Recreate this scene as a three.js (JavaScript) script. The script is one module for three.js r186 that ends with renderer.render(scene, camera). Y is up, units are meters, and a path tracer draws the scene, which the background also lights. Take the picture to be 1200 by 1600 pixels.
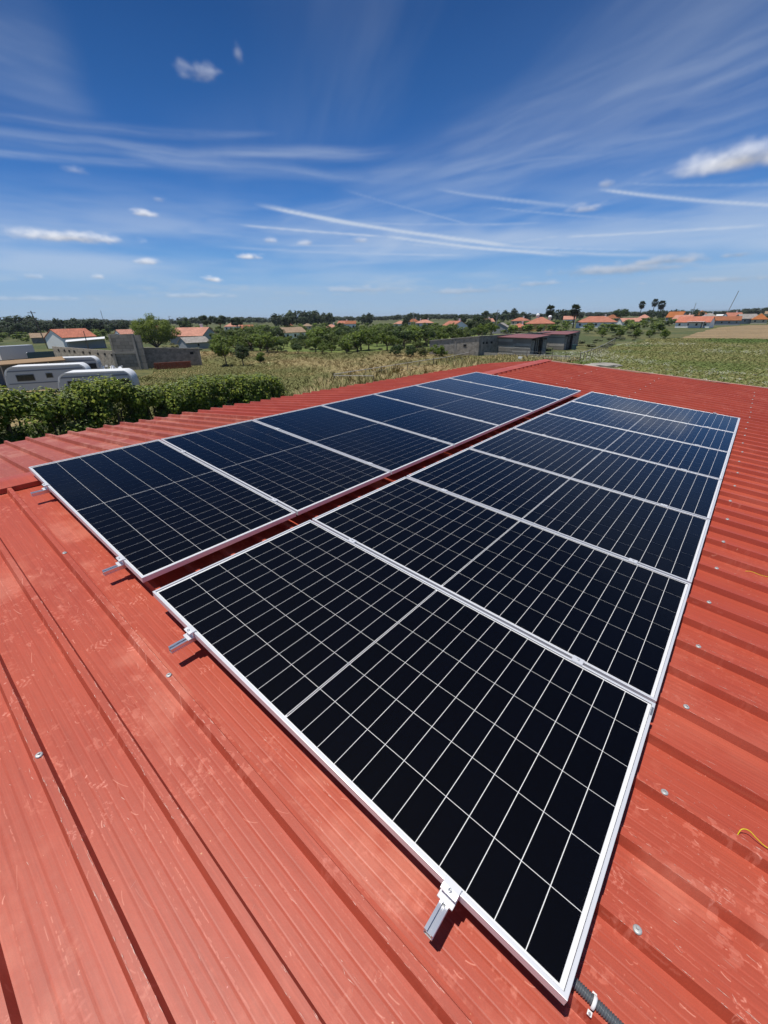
import * as THREE from 'three';
import { mergeGeometries } from 'three/addons/utils/BufferGeometryUtils.js';
import { RoundedBoxGeometry } from 'three/addons/geometries/RoundedBoxGeometry.js';

// ---------------------------------------------------------------- camera
const scene = new THREE.Scene();
const camera = new THREE.PerspectiveCamera(102.19, 0.75, 0.05, 6000);
camera.position.set(2.205, 6.5, 0.591);
camera.quaternion.setFromRotationMatrix(new THREE.Matrix4().makeBasis(
  new THREE.Vector3(0.763768, -0.017818, -0.645244),
  new THREE.Vector3(-0.263543, 0.903899, -0.336915),
  new THREE.Vector3(0.589239, 0.427375, 0.685674)));

const renderer = new THREE.WebGLRenderer({ antialias: true });
renderer.toneMapping = THREE.LinearToneMapping;
renderer.toneMappingExposure = 1.0;
renderer.shadowMap.enabled = true;
renderer.shadowMap.type = THREE.PCFSoftShadowMap;

// ---------------------------------------------------------------- random and noise
function rng(seed) { let s = seed >>> 0; return () => { s = (s + 0x6D2B79F5) >>> 0; let t = s; t = Math.imul(t ^ (t >>> 15), t | 1); t ^= t + Math.imul(t ^ (t >>> 7), t | 61); return ((t ^ (t >>> 14)) >>> 0) / 4294967296; }; }
const hash3 = (x, y, z) => { let h = Math.imul(x, 374761393) ^ Math.imul(y, 668265263) ^ Math.imul(z, 2147483647 ^ 0x5bd1e995); h = Math.imul(h ^ (h >>> 13), 1274126177); h = Math.imul(h ^ (h >>> 16), 2246822519); return ((h ^ (h >>> 15)) >>> 0) / 4294967296; };
const sm = (t) => t * t * (3 - 2 * t);
function noise3(x, y, z) {
  const X = Math.floor(x), Y = Math.floor(y), Z = Math.floor(z), u = sm(x - X), v = sm(y - Y), w = sm(z - Z);
  const L = (a, b, t) => a + (b - a) * t;
  return L(L(L(hash3(X, Y, Z), hash3(X + 1, Y, Z), u), L(hash3(X, Y + 1, Z), hash3(X + 1, Y + 1, Z), u), v),
    L(L(hash3(X, Y, Z + 1), hash3(X + 1, Y, Z + 1), u), L(hash3(X, Y + 1, Z + 1), hash3(X + 1, Y + 1, Z + 1), u), v), w);
}
function fbm3(x, y, z, o) { let s = 0, a = 0.5, n = 0; for (let i = 0; i < o; i++) { s += a * noise3(x, y, z); n += a; a *= 0.5; x = x * 2.03 + 17.1; y = y * 2.03 + 3.7; z = z * 2.03 + 9.2; } return s / n; }
function tileNoise(x, y, per, seed) {                                     // periodic value noise, x and y in 0..per
  const X = Math.floor(x), Y = Math.floor(y), u = sm(x - X), v = sm(y - Y), m = (k) => ((k % per) + per) % per;
  const a = hash3(m(X), m(Y), seed), b = hash3(m(X + 1), m(Y), seed), c = hash3(m(X), m(Y + 1), seed), d = hash3(m(X + 1), m(Y + 1), seed);
  return a + (b - a) * u + (c - a) * v + (a - b - c + d) * u * v;
}
function tileFbm(u, v, base, oct, seed, fall = 0.5) { let s = 0, a = 1, n = 0, p = base; for (let i = 0; i < oct; i++) { s += a * tileNoise(u * p, v * p, p, seed + i); n += a; a *= fall; p *= 2; } return s / n; }
const clamp = (x, a = 0, b = 1) => Math.min(b, Math.max(a, x));
const step = (a, b, x) => sm(clamp((x - a) / (b - a)));

// ---------------------------------------------------------------- sky: air and clouds, computed for the whole upper half
const SW = 3072, SH = 1536, skyData = new Float32Array(SW * SH * 4);
{
  const air = [[-6, .22, .31, .42], [0, .37, .51, .675], [2, .32, .485, .70], [4, .235, .435, .72], [6.5, .145, .345, .69], [9, .085, .258, .625], [12, .057, .200, .545], [16, .036, .142, .43], [20, .028, .115, .355], [25, .020, .086, .28], [32, .014, .067, .23], [50, .010, .054, .20], [90, .009, .049, .185]];
  const airAt = (el) => { let i = 0; while (i < air.length - 2 && el > air[i + 1][0]) i++; const A = air[i], B = air[i + 1], t = clamp((el - A[0]) / (B[0] - A[0])); return [1, 2, 3].map((k) => A[k] + (B[k] - A[k]) * t); };
  const rows = []; for (let j = 0; j < SH; j++) rows.push(airAt(((j + 0.5) / SH - 0.5) * 180));
  const dens = new Float32Array(SW * SH);                                 // thin high cloud
  const j0 = SH / 2 | 0;
  for (let j = 0; j < SH; j++) {
    const el = ((j + 0.5) / SH - 0.5) * Math.PI, ed = el * 180 / Math.PI;
    for (let i = 0; i < SW; i++) {
      const k = (j * SW + i) * 4, c = rows[j];
      skyData[k] = c[0]; skyData[k + 1] = c[1]; skyData[k + 2] = c[2]; skyData[k + 3] = 1;
      if (j < j0) continue;
      const th = ((i + 0.5) / SW - 0.5) * 2 * Math.PI, x = Math.cos(th), z = Math.sin(th);
      // veils on a high flat layer: streaks drawn out by the wind
      const r = 1 / Math.max(0.05, Math.sin(el) + 0.06), px = x * Math.cos(el) * r, pz = z * Math.cos(el) * r;
      const ca = 0.82, sa = 0.57, q = px * ca + pz * sa, w = -px * sa + pz * ca;
      const warp = noise3(q * 0.5, w * 0.5, 5) * 1.6;
      const streak = fbm3(q * 0.35 + warp * 0.6, w * 2.6 + warp * 0.4, 2.5, 6), patch = fbm3(q * 0.33 + 7, w * 0.45 + 2, 8, 3);
      let d = step(0.40, 0.85, streak) * step(0.40, 0.70, patch) * 0.24 * step(2, 9, ed);
      d += step(0.45, 0.75, fbm3(q * 0.16 + 40, w * 0.5 + 11, 4, 4)) * 0.05;
      // low band of broken cloud toward the horizon
      const band = fbm3(x * 9, z * 9, ed * 1.5 + 3, 5) * 0.75 + 0.25 * noise3(x * 60, z * 60, ed * 6);
      d += step(0.50, 0.68, band) * 0.34 * step(0.4, 1.4, ed) * (1 - step(2.6, 5.2, ed));
      d += step(0.36, 0.72, fbm3(x * 3.2 + 20, z * 3.2, ed * 0.42 + 5, 5)) * 0.46 * step(0.8, 3.5, ed) * (1 - step(7, 14, ed));   // thin veil low down
      dens[j * SW + i] = d;
    }
  }
  const cell = (az) => Math.floor(((az - 90) / 360 + 0.5) * SW), azOf = (c) => ((c + 0.5) / SW - 0.5) * 360 + 90;   // azimuth <-> column
  // contrails and drawn-out wisps: azimuth, elevation at each end, half width in degrees, strength, raggedness
  const wisps = [[-86, 14.0, -39, 16.0, 0.6, .20, .6], [-84, 15.2, -52, 16.9, 0.4, .12, .6], [-82, 12.9, -63, 13.9, 0.3, .22, .6], [-66, 14.6, -36, 13.6, 0.6, .17, .6], [-58, 13.4, -30, 14.8, 0.4, .10, .6], [-42, 13.9, -28, 14.6, 0.7, .12, .6],
    [-53, 11.1, -25.3, 6.9, 0.24, .55, .3], [-48, 9.9, -22, 8.9, .14, .24, .4], [-38, 7.7, -10, 5.1, .2, .28, .4], [-58, 7.3, -30, 6.3, .16, .26, .4], [-26, 7.0, -12.3, 5.8, 0.13, .28, .35], [-56, 9.4, -40, 8.4, 0.14, .46, .3], [-40, 8.4, -19.8, 5.8, 0.19, .44, .3], [-52, 7.6, -34, 7.4, 0.12, .2, .4], [-34, 12.5, -19, 10.0, 0.2, .26, .4], [-44, 12.6, -30, 9.2, .14, .16, .5], [-28, 10.6, -6, 7.4, .12, .16, .4], [-17, 11.2, -1, 8.1, 0.18, .44, .3], [-20, 7.5, -2, 6.9, 0.14, .40, .3], [-15, 11.5, -2, 9.8, 0.12, .18, .4], [-33, 6.9, -20, 7.6, 0.10, .26, .3],
    [-44, 11.6, -4, 19.8, 2.8, .12, .6], [-40, 11.2, -3, 15.8, 2.0, .13, .6], [-34, 15.6, -8, 21.5, 2.6, .09, .6], [-30, 9.4, -4, 12.4, 1.6, .12, .7], [-48, 6.0, -20, 6.8, .5, .16, .6], [-25, 8.6, -2, 8.4, .5, .14, .6], [-60, 10.2, -40, 9.6, .7, .14, .7], [-30, 13.6, -11, 14.8, 0.5, .12, .7], [-52, 9.6, -38, 12.6, 0.9, .13, .7], [-88, 21.5, -69, 19.5, 3.4, .13, .45], [-84, 17.2, -68, 16.8, 1.6, .06, .6], [-60, 9.2, -48, 10.6, 0.8, .14, .7], [-12, 17, 4, 20, 2.2, .12, .8], [-62, 8.6, -52, 8.2, 0.5, .2, .6]];
  const R = rng(77);
  for (let n = 0; n < 46; n++) { const a = 10 + R() * 258, e = 5 + R() * 24, l = 8 + R() * 22; wisps.push([a, e, a + l, e + (R() - 0.5) * 7, 0.12 + R() * R() * 1.6, 0.12 + R() * 0.24, 0.3 + R() * 0.5]); }
  for (const [a0, e0, a1, e1, hw, str, rag] of wisps) {
    const span = a1 - a0, pad = hw * 3 + 2;
    for (let c = cell(a0 - pad); c <= cell(a1 + pad); c++) {
      const az = azOf(c), t = (az - a0) / span, i = ((c % SW) + SW) % SW, ec = e0 + (e1 - e0) * t + (fbm3(az * 0.12, e0, 1, 3) - 0.5) * Math.min(hw, 0.8) * 1.8 * (0.3 + rag);
      const end = step(-0.08, 0.10, t) * (1 - step(0.88, 1.10, t)); if (end <= 0) continue;
      const lo = Math.max(j0, Math.floor(((ec - hw * 3) / 180 + 0.5) * SH)), hi = Math.min(SH - 1, Math.ceil(((ec + hw * 3) / 180 + 0.5) * SH));
      for (let j = lo; j <= hi; j++) {
        const el = ((j + 0.5) / SH - 0.5) * 180, y = (el - ec) / hw, g = Math.exp(-y * y * 1.3);
        const tex = 1 - rag + rag * 1.9 * step(0.22, 0.82, fbm3(az * 0.13 + y * 0.25, y * 2.3 * Math.min(1.7, 0.6 + hw * 0.4) + az * 0.05, 6 + n1(a0), 6));
        const add = str * (hw < 0.3 ? 1.45 : 1) * g * end * tex, at = j * SW + i;
        dens[at] = Math.max(dens[at], dens[at] * 0.5 + add);
      }
    }
  }
  function n1(a) { return Math.abs(a * 0.37) % 13; }
  for (let j = j0; j < SH; j++) for (let i = 0; i < SW; i++) {
    const at = j * SW + i, a = clamp(dens[at], 0, 0.85), k = at * 4, el = ((j + 0.5) / SH - 0.5) * 180, low = 1 - step(2, 6, el);
    const C = [0.60 - low * 0.22, 0.68 - low * 0.18, 0.80 - low * 0.16];
    for (let q = 0; q < 3; q++) skyData[k + q] += (C[q] - skyData[k + q]) * a;
  }
  // cumulus: azimuth, elevation, half width, half height, strength, greyness
  const puffs = [[-5.6, 11.95, 6.3, 1.6, 1.0, .0], [-72.5, 7.5, 5.7, 0.75, .85, .15], [-57.8, 20.6, 2.2, 1.0, .42, 0], [-54.2, 22.2, .6, 1.0, .25, 0], [-65.7, 9.9, 1.5, .45, .75, .1], [-66.4, 5.7, 1.6, .42, .75, .1], [-55.8, 6.4, 1.8, .45, .9, .05], [-60.2, 4.15, 1.25, .38, .95, 0], [-76.8, 4.1, 1.0, .28, .6, .1], [-71.2, 4.2, .9, .28, .6, .1], [-18.2, 9.75, 2.2, .65, .5, .4], [-16.6, 11.65, 1.0, .5, .4, .5], [-14, 4.1, 8.4, .85, .62, .72], [-9.5, 4.6, 4.4, .65, .6, .78], [-3.9, 4.7, 1.6, .3, .5, .85], [-53.2, 8.0, 1.0, .35, .5, .2], [-49, 7.8, 1.2, .4, .5, .25], [-42.8, 8.0, 1.5, .4, .45, .3], [-70.8, 12.8, 1.5, .4, .25, .1], [-64, 11.2, .9, .3, .3, .1], [-43, 3.0, 7, .5, .35, .6], [-30, 2.6, 7, .55, .4, .7], [-5, 2.7, 6, .4, .4, .75], [-63, 2.5, 6, .35, .35, .3], [-77, 2.2, 5, .3, .3, .3], [-22, 3.1, 4, .35, .4, .6]];
  for (let n = 0; n < 90; n++) { const a = 12 + R() * 255, e = 2.4 + R() * R() * 17, w = 0.8 + R() * R() * 5; puffs.push([a, e, w, Math.min(1.5, 0.25 + w * 0.22), 0.4 + R() * 0.5, R() * 0.6]); }
  puffs.forEach(([pa, pe, hw, hh, str, grey], n) => {
    const lo = Math.max(j0, Math.floor(((pe - hh * 2) / 180 + 0.5) * SH)), hi = Math.ceil(((pe + hh * 2) / 180 + 0.5) * SH);
    for (let c = cell(pa - hw * 1.6); c <= cell(pa + hw * 1.6); c++) {
      const az = azOf(c), i = ((c % SW) + SW) % SW, x = (az - pa) / hw;
      for (let j = lo; j <= hi; j++) {
        const y = (((j + 0.5) / SH - 0.5) * 180 - pe) / hh, yy = y < 0 ? y * 1.75 : y;
        const nz = fbm3(az * 0.55 / Math.sqrt(hh) + n * 9, y * 1.15 + n * 4, n * 1.7, 5);
        const d = 1 - Math.sqrt(x * x + yy * yy) + (nz - 0.5) * (n ? 1.7 : 0.95);
        const a = step(-0.05, 0.95, d) * str; if (a <= 0) continue;
        const top = step(-0.7, 0.6, y + (nz - 0.5) * 1.6), l = (0.40 + 0.52 * top) * (1 - grey * 0.42), k = (j * SW + i) * 4;
        const C = [l * 1.0, l * 1.02, l * 1.06 + 0.02];
        for (let q = 0; q < 3; q++) skyData[k + q] += (C[q] - skyData[k + q]) * a;
      }
    }
  });
}
const skyTex = new THREE.DataTexture(skyData, SW, SH, THREE.RGBAFormat, THREE.FloatType);
skyTex.mapping = THREE.EquirectangularReflectionMapping; skyTex.colorSpace = THREE.LinearSRGBColorSpace;
skyTex.magFilter = THREE.LinearFilter; skyTex.minFilter = THREE.LinearFilter; skyTex.wrapS = THREE.RepeatWrapping; skyTex.needsUpdate = true;
scene.background = skyTex; scene.environment = skyTex;

// ---------------------------------------------------------------- sun: high, behind the viewer's left shoulder
const sun = new THREE.DirectionalLight(new THREE.Color().setRGB(1.0, 0.955, 0.88), 4.4);
sun.position.set(-11, 100, 21); sun.target.position.set(0, 0, 0);
sun.castShadow = true; sun.shadow.mapSize.set(4096, 4096); sun.shadow.radius = 1;
Object.assign(sun.shadow.camera, { left: -60, right: 60, top: 60, bottom: -60, near: 1, far: 400 });
scene.add(sun, sun.target);

// ---------------------------------------------------------------- naming and building helpers
const used = new Map();
function numbered(name) { const n = used.get(name) || 0; used.set(name, n + 1); return n ? `${name}_${String(n).padStart(3, '0')}` : name; }
function tag(o, label, category, group, kind) { o.userData.label = label; if (category) o.userData.category = category; if (group) o.userData.group = group; if (kind) o.userData.kind = kind; return o; }
function thing(name, label, category, pos = [0, 0, 0], turn = 0, group) { const o = new THREE.Group(); o.name = numbered(name); o.position.set(...pos); o.rotation.y = turn; scene.add(o); return tag(o, label, category, group); }
function part(name, geo, mat, parent) { const m = new THREE.Mesh(geo, mat); m.name = name; m.castShadow = m.receiveShadow = true; parent.add(m); return m; }
function single(name, geo, mat, label, category, group) { const m = part(numbered(name), geo, mat, scene); return tag(m, label, category, group); }
function struct(name, geo, mat) { const m = part(numbered(name), geo, mat, scene); m.userData.kind = 'structure'; return m; }
function copy(src, pos, turn, label, scale = 1) { const c = src.clone(); c.name = numbered(src.name.replace(/_\d{3}$/, '')); c.userData = { ...src.userData }; if (label) c.userData.label = label; c.position.set(...pos); c.rotation.y = turn; c.scale.setScalar(scale); scene.add(c); return c; }
function flat(g) { const n = g.index ? g.toNonIndexed() : g; for (const k of Object.keys(n.attributes)) if (!['position', 'normal', 'uv'].includes(k)) n.deleteAttribute(k); n.clearGroups(); return n; }
const join = (list) => mergeGeometries(list.map(flat), false);
function box(w, h, d, x = 0, y = 0, z = 0) { const g = new THREE.BoxGeometry(w, h, d); g.translate(x, y, z); return flat(g); }
function rbox(w, h, d, r, x = 0, y = 0, z = 0) { const g = new RoundedBoxGeometry(w, h, d, 2, r); g.translate(x, y, z); return flat(g); }
function cyl(r0, r1, h, n, x = 0, y = 0, z = 0) { const g = new THREE.CylinderGeometry(r1, r0, h, n); g.translate(x, y + h / 2, z); return flat(g); }
function bar(a, b, r, n = 6) { const A = new THREE.Vector3(...a), B = new THREE.Vector3(...b), d = B.clone().sub(A), g = new THREE.CylinderGeometry(r, r, d.length(), n); g.applyQuaternion(new THREE.Quaternion().setFromUnitVectors(new THREE.Vector3(0, 1, 0), d.normalize())); g.translate((A.x + B.x) / 2, (A.y + B.y) / 2, (A.z + B.z) / 2); return flat(g); }
function quads(list) {                                                   // each item: four corners (anticlockwise), uv in metres from the first corner
  const p = [], uv = [];
  for (const q of list) {
    const [A, B, C, D] = q.map((v) => new THREE.Vector3(...v)), U = B.clone().sub(A), ul = U.length() || 1; U.divideScalar(ul);
    const f = (v) => { const d = v.clone().sub(A), u = d.dot(U); return [u, d.addScaledVector(U, -u).length()]; };
    const T = [A, B, C, D].map((v) => [v, f(v)]);
    for (const i of [0, 1, 2, 0, 2, 3]) { p.push(...T[i][0].toArray()); uv.push(...T[i][1]); }
  }
  const g = new THREE.BufferGeometry(); g.setAttribute('position', new THREE.Float32BufferAttribute(p, 3)); g.setAttribute('uv', new THREE.Float32BufferAttribute(uv, 2)); g.computeVertexNormals(); return g;
}
function slab(q, t) {                                                    // a board with corners q (anticlockwise from its upper side) and thickness t
  const n = new THREE.Vector3(...q[1]).sub(new THREE.Vector3(...q[0])).cross(new THREE.Vector3(...q[3]).sub(new THREE.Vector3(...q[0]))).normalize().multiplyScalar(-t);
  const b = q.map((v) => [v[0] + n.x, v[1] + n.y, v[2] + n.z]), f = [q, [b[3], b[2], b[1], b[0]]];
  for (let i = 0; i < 4; i++) { const j = (i + 1) % 4; f.push([b[i], b[j], q[j], q[i]]); }
  return quads(f);
}
const rgb = (r, g, b) => new THREE.Color().setRGB(r, g, b);
const std = (c, roughness = 0.8, o = {}) => new THREE.MeshStandardMaterial({ color: Array.isArray(c) ? rgb(...c) : c, roughness, side: THREE.DoubleSide, ...o });

// ---------------------------------------------------------------- computed textures (colour and grain only)
function dataTex(n, fn, srgb = true) {
  const d = new Uint8Array(n * n * 4);
  for (let y = 0; y < n; y++) for (let x = 0; x < n; x++) { const c = fn((x + 0.5) / n, (y + 0.5) / n, x, y), k = (y * n + x) * 4; d[k] = clamp(c[0], 0, 255); d[k + 1] = clamp(c[1], 0, 255); d[k + 2] = clamp(c[2], 0, 255); d[k + 3] = 255; }
  const t = new THREE.DataTexture(d, n, n); t.wrapS = t.wrapT = THREE.RepeatWrapping; t.magFilter = THREE.LinearFilter; t.minFilter = THREE.LinearMipmapLinearFilter; t.generateMipmaps = true; if (srgb) t.colorSpace = THREE.SRGBColorSpace; t.needsUpdate = true; return t;
}
function per(t, metres) { const c = t.clone(); c.repeat.set(1 / metres, 1 / metres); c.needsUpdate = true; return c; }
const mixc = (a, b, t) => [a[0] + (b[0] - a[0]) * t, a[1] + (b[1] - a[1]) * t, a[2] + (b[2] - a[2]) * t];

// red coated steel: grain drawn along the sheet, chips, scratches, dried dust and boot scuffs
function roofTexture(seed, dusty) {
  const N = 2048, cv = document.createElement('canvas'); cv.width = cv.height = N; const g = cv.getContext('2d'), im = g.createImageData(N, N), R = rng(seed);
  for (let y = 0; y < N; y++) for (let x = 0; x < N; x++) {
    const u = x / N, v = y / N, k = (y * N + x) * 4;
    const blot = tileFbm(u, v, 5, 5, seed + 3), streak = tileNoise(u * 12, v * 340, 1 << 30, seed + 9) * 0.5 + tileNoise(u * 40, v * 900, 1 << 30, seed + 10) * 0.5, fine = hash3(x, y, seed);
    const dust = step(0.47, 0.72, tileFbm(u, v, 7, 6, seed + 21, 0.62)) * (dusty ? 0.62 : 0.22);
    let c = mixc([163, 66, 47], [177, 80, 57], blot);
    const m = 1 + (streak - 0.5) * 0.10 + (fine - 0.5) * 0.06;
    c = mixc(c, [200, 121, 100], dust);
    const flake = step(0.60, 0.67, tileFbm(u, v, 96, 4, seed + 51, 0.66)) * step(0.47, 0.62, tileFbm(u, v, 6, 4, seed + 61)); c = mixc(c, [224, 150, 132], flake * (dusty ? 0.30 : 0.10));
    im.data[k] = c[0] * m; im.data[k + 1] = c[1] * m; im.data[k + 2] = c[2] * m; im.data[k + 3] = 255;
  }
  g.putImageData(im, 0, 0); g.lineCap = 'round';
  for (let n = 0; n < 2600; n++) { const x = R() * N, y = R() * N, l = 30 + R() * 330; g.strokeStyle = R() < 0.55 ? `rgba(214,128,108,${0.03 + R() * 0.09})` : `rgba(120,34,26,${0.03 + R() * 0.08})`; g.lineWidth = 0.6 + R() * 2; g.beginPath(); g.moveTo(x, y); g.lineTo(x + l, y + (R() - 0.5) * 5); g.stroke(); }
  for (let n = 0; n < (dusty ? 1500 : 750); n++) { const x = R() * N, y = R() * N, s = 0.4 + R() * R() * 1.9; g.fillStyle = `rgba(${222 + R() * 25},${160 + R() * 50},${140 + R() * 50},${0.35 + R() * 0.55})`; g.beginPath(); g.moveTo(x, y - s); g.lineTo(x + s * (0.6 + R() * 1.6), y - s * R()); g.lineTo(x + s * (0.4 + R()), y + s * R()); g.lineTo(x - s * R(), y + s * R()); g.fill(); }
  for (let n = 0; n < (dusty ? 420 : 120); n++) { let x = R() * N, y = R() * N; const l = 40 + R() * 300; g.strokeStyle = `rgba(232,160,142,${0.12 + R() * 0.38})`; g.lineWidth = 0.7 + R() * 1.1; const e = x + l; while (x < e) { const d = 2 + R() * 16; g.beginPath(); g.moveTo(x, y + (R() - 0.5) * 1.6); g.lineTo(x + d, y + (R() - 0.5) * 1.6); g.stroke(); x += d + R() * R() * 40; } }
  for (let n = 0; n < (dusty ? 420 : 110); n++) { const x = R() * N, y = R() * N, a = (R() - 0.5) * 1.1, l = 6 + R() * R() * 70; g.strokeStyle = `rgba(236,176,158,${0.25 + R() * 0.5})`; g.lineWidth = 0.8 + R() * 1.2; g.beginPath(); g.moveTo(x, y); g.quadraticCurveTo(x + l * 0.5 * Math.cos(a) + R() * 6, y + l * 0.5 * Math.sin(a) + R() * 6, x + l * Math.cos(a), y + l * Math.sin(a)); g.stroke(); }
  const prints = dusty ? 34 : 2;                                          // boot scuffs: short bars and arcs of pale dust
  for (let n = 0; n < prints; n++) {
    const x = R() * N, y = R() * N, a = R() * 6.3, al = 0.16 + R() * 0.30; g.save(); g.translate(x, y); g.rotate(a);
    const len = 60 + R() * 90, wide = 24 + R() * 16, miss = 0.34 + R() * 0.4, ph = R() * 6; g.fillStyle = `rgba(228,158,142,${al})`;
    for (let k = 0; k < 1500; k++) {                                      // dust printed by a tread: grains kept on its bars, inside a sole outline
      const u = R(), v = R() * 2 - 1, w = wide * (0.72 + 0.28 * Math.cos((u - 0.62) * 5)), x = u * len, y = v * w, bar = Math.sin((x + Math.abs(y) * 0.6) * 0.42 + ph);
      if (bar < 0.1 || fbm3(x * 0.05 + n * 7, y * 0.05, n, 2) < miss) continue; g.fillRect(x, y, 1 + R() * 1.6, 1 + R() * 1.2);
    }
    g.restore();
  }
  for (let n = 0; n < (dusty ? 130 : 18); n++) { const x = R() * N, y = R() * N; g.fillStyle = `rgba(224,150,132,${0.05 + R() * 0.12})`; for (let k = 0; k < 30; k++) { g.beginPath(); g.ellipse(x + (R() - 0.5) * 70, y + (R() - 0.5) * 34, 1 + R() * 8, 1 + R() * 4, R() * 3, 0, 7); g.fill(); } }
  const t = new THREE.CanvasTexture(cv); t.colorSpace = THREE.SRGBColorSpace; t.wrapS = t.wrapT = THREE.RepeatWrapping; t.magFilter = THREE.LinearFilter; t.anisotropy = 8; return t;
}
const texRoof = roofTexture(5, false), texDusty = roofTexture(12, true);
const grainBump = dataTex(512, (u, v, x, y) => { const f = tileFbm(u, v, 8, 5, 40) * 0.7 + hash3(x, y, 2) * 0.3; return [f * 255, f * 255, f * 255]; }, false);
const groundTex = (A, B, C, seed, cut = 0.5) => dataTex(1024, (u, v, x, y) => { const a = step(cut - 0.16, cut + 0.16, tileFbm(u, v, 4, 7, seed, 0.62)), b = tileFbm(u, v, 48, 4, seed + 31, 0.7), f = 0.78 + 0.44 * hash3(x, y, seed); const c = mixc(mixc(A, B, a), C, step(0.52, 0.72, b) * 0.75); return c.map((k) => k * f); });
const texMeadow = groundTex([84, 102, 42], [106, 118, 56], [118, 122, 68], 61), texDry = groundTex([146, 128, 86], [116, 112, 64], [166, 146, 106], 71, 0.56), texFar = groundTex([74, 84, 42], [100, 98, 56], [60, 70, 34], 81), texMown = groundTex([146, 124, 90], [128, 110, 78], [158, 136, 104], 91);
const texBlock = dataTex(512, (u, v, x, y) => { const r = Math.floor(v * 10), o = (r % 2) * 0.1, cu = u * 5 + o * 5, c = Math.floor(cu), fx = cu - c, fy = v * 10 - r, joint = fx < 0.05 || fx > 0.95 || fy < 0.09 || fy > 0.93, t = hash3(c % 5, r, 7) * 0.25 + tileFbm(u, v, 6, 5, 15) * 0.5, f = 0.85 + 0.3 * hash3(x, y, 3); const k = (joint ? 104 : 118) * (0.72 + t * 0.7) * f; return [k, k * 0.975, k * 0.93]; });
const texConcrete = dataTex(512, (u, v, x, y) => { const k = 150 * (0.72 + 0.5 * tileFbm(u, v, 5, 6, 25)) * (0.92 + 0.16 * hash3(x, y, 4)); return [k, k * 0.97, k * 0.91]; });
const texWood = dataTex(512, (u, v, x, y) => { const k = 120 * (0.55 + 0.45 * tileNoise(u * 6, v * 90, 1 << 30, 33) + 0.35 * tileFbm(u, v, 6, 5, 34)) * (0.9 + 0.2 * hash3(x, y, 6)); return [k, k * 0.98, k * 0.95]; });
const texTiles = dataTex(512, (u, v, x, y) => { const row = v * 24, cl = u * 30, e = Math.abs((cl % 1) - 0.5) * 2, t = hash3(Math.floor(cl), Math.floor(row), 8), k = (0.78 + 0.2 * t + 0.12 * e) * (0.9 + 0.25 * tileFbm(u, v, 5, 4, 45)); return [235 * k, 232 * k, 228 * k]; });

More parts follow.
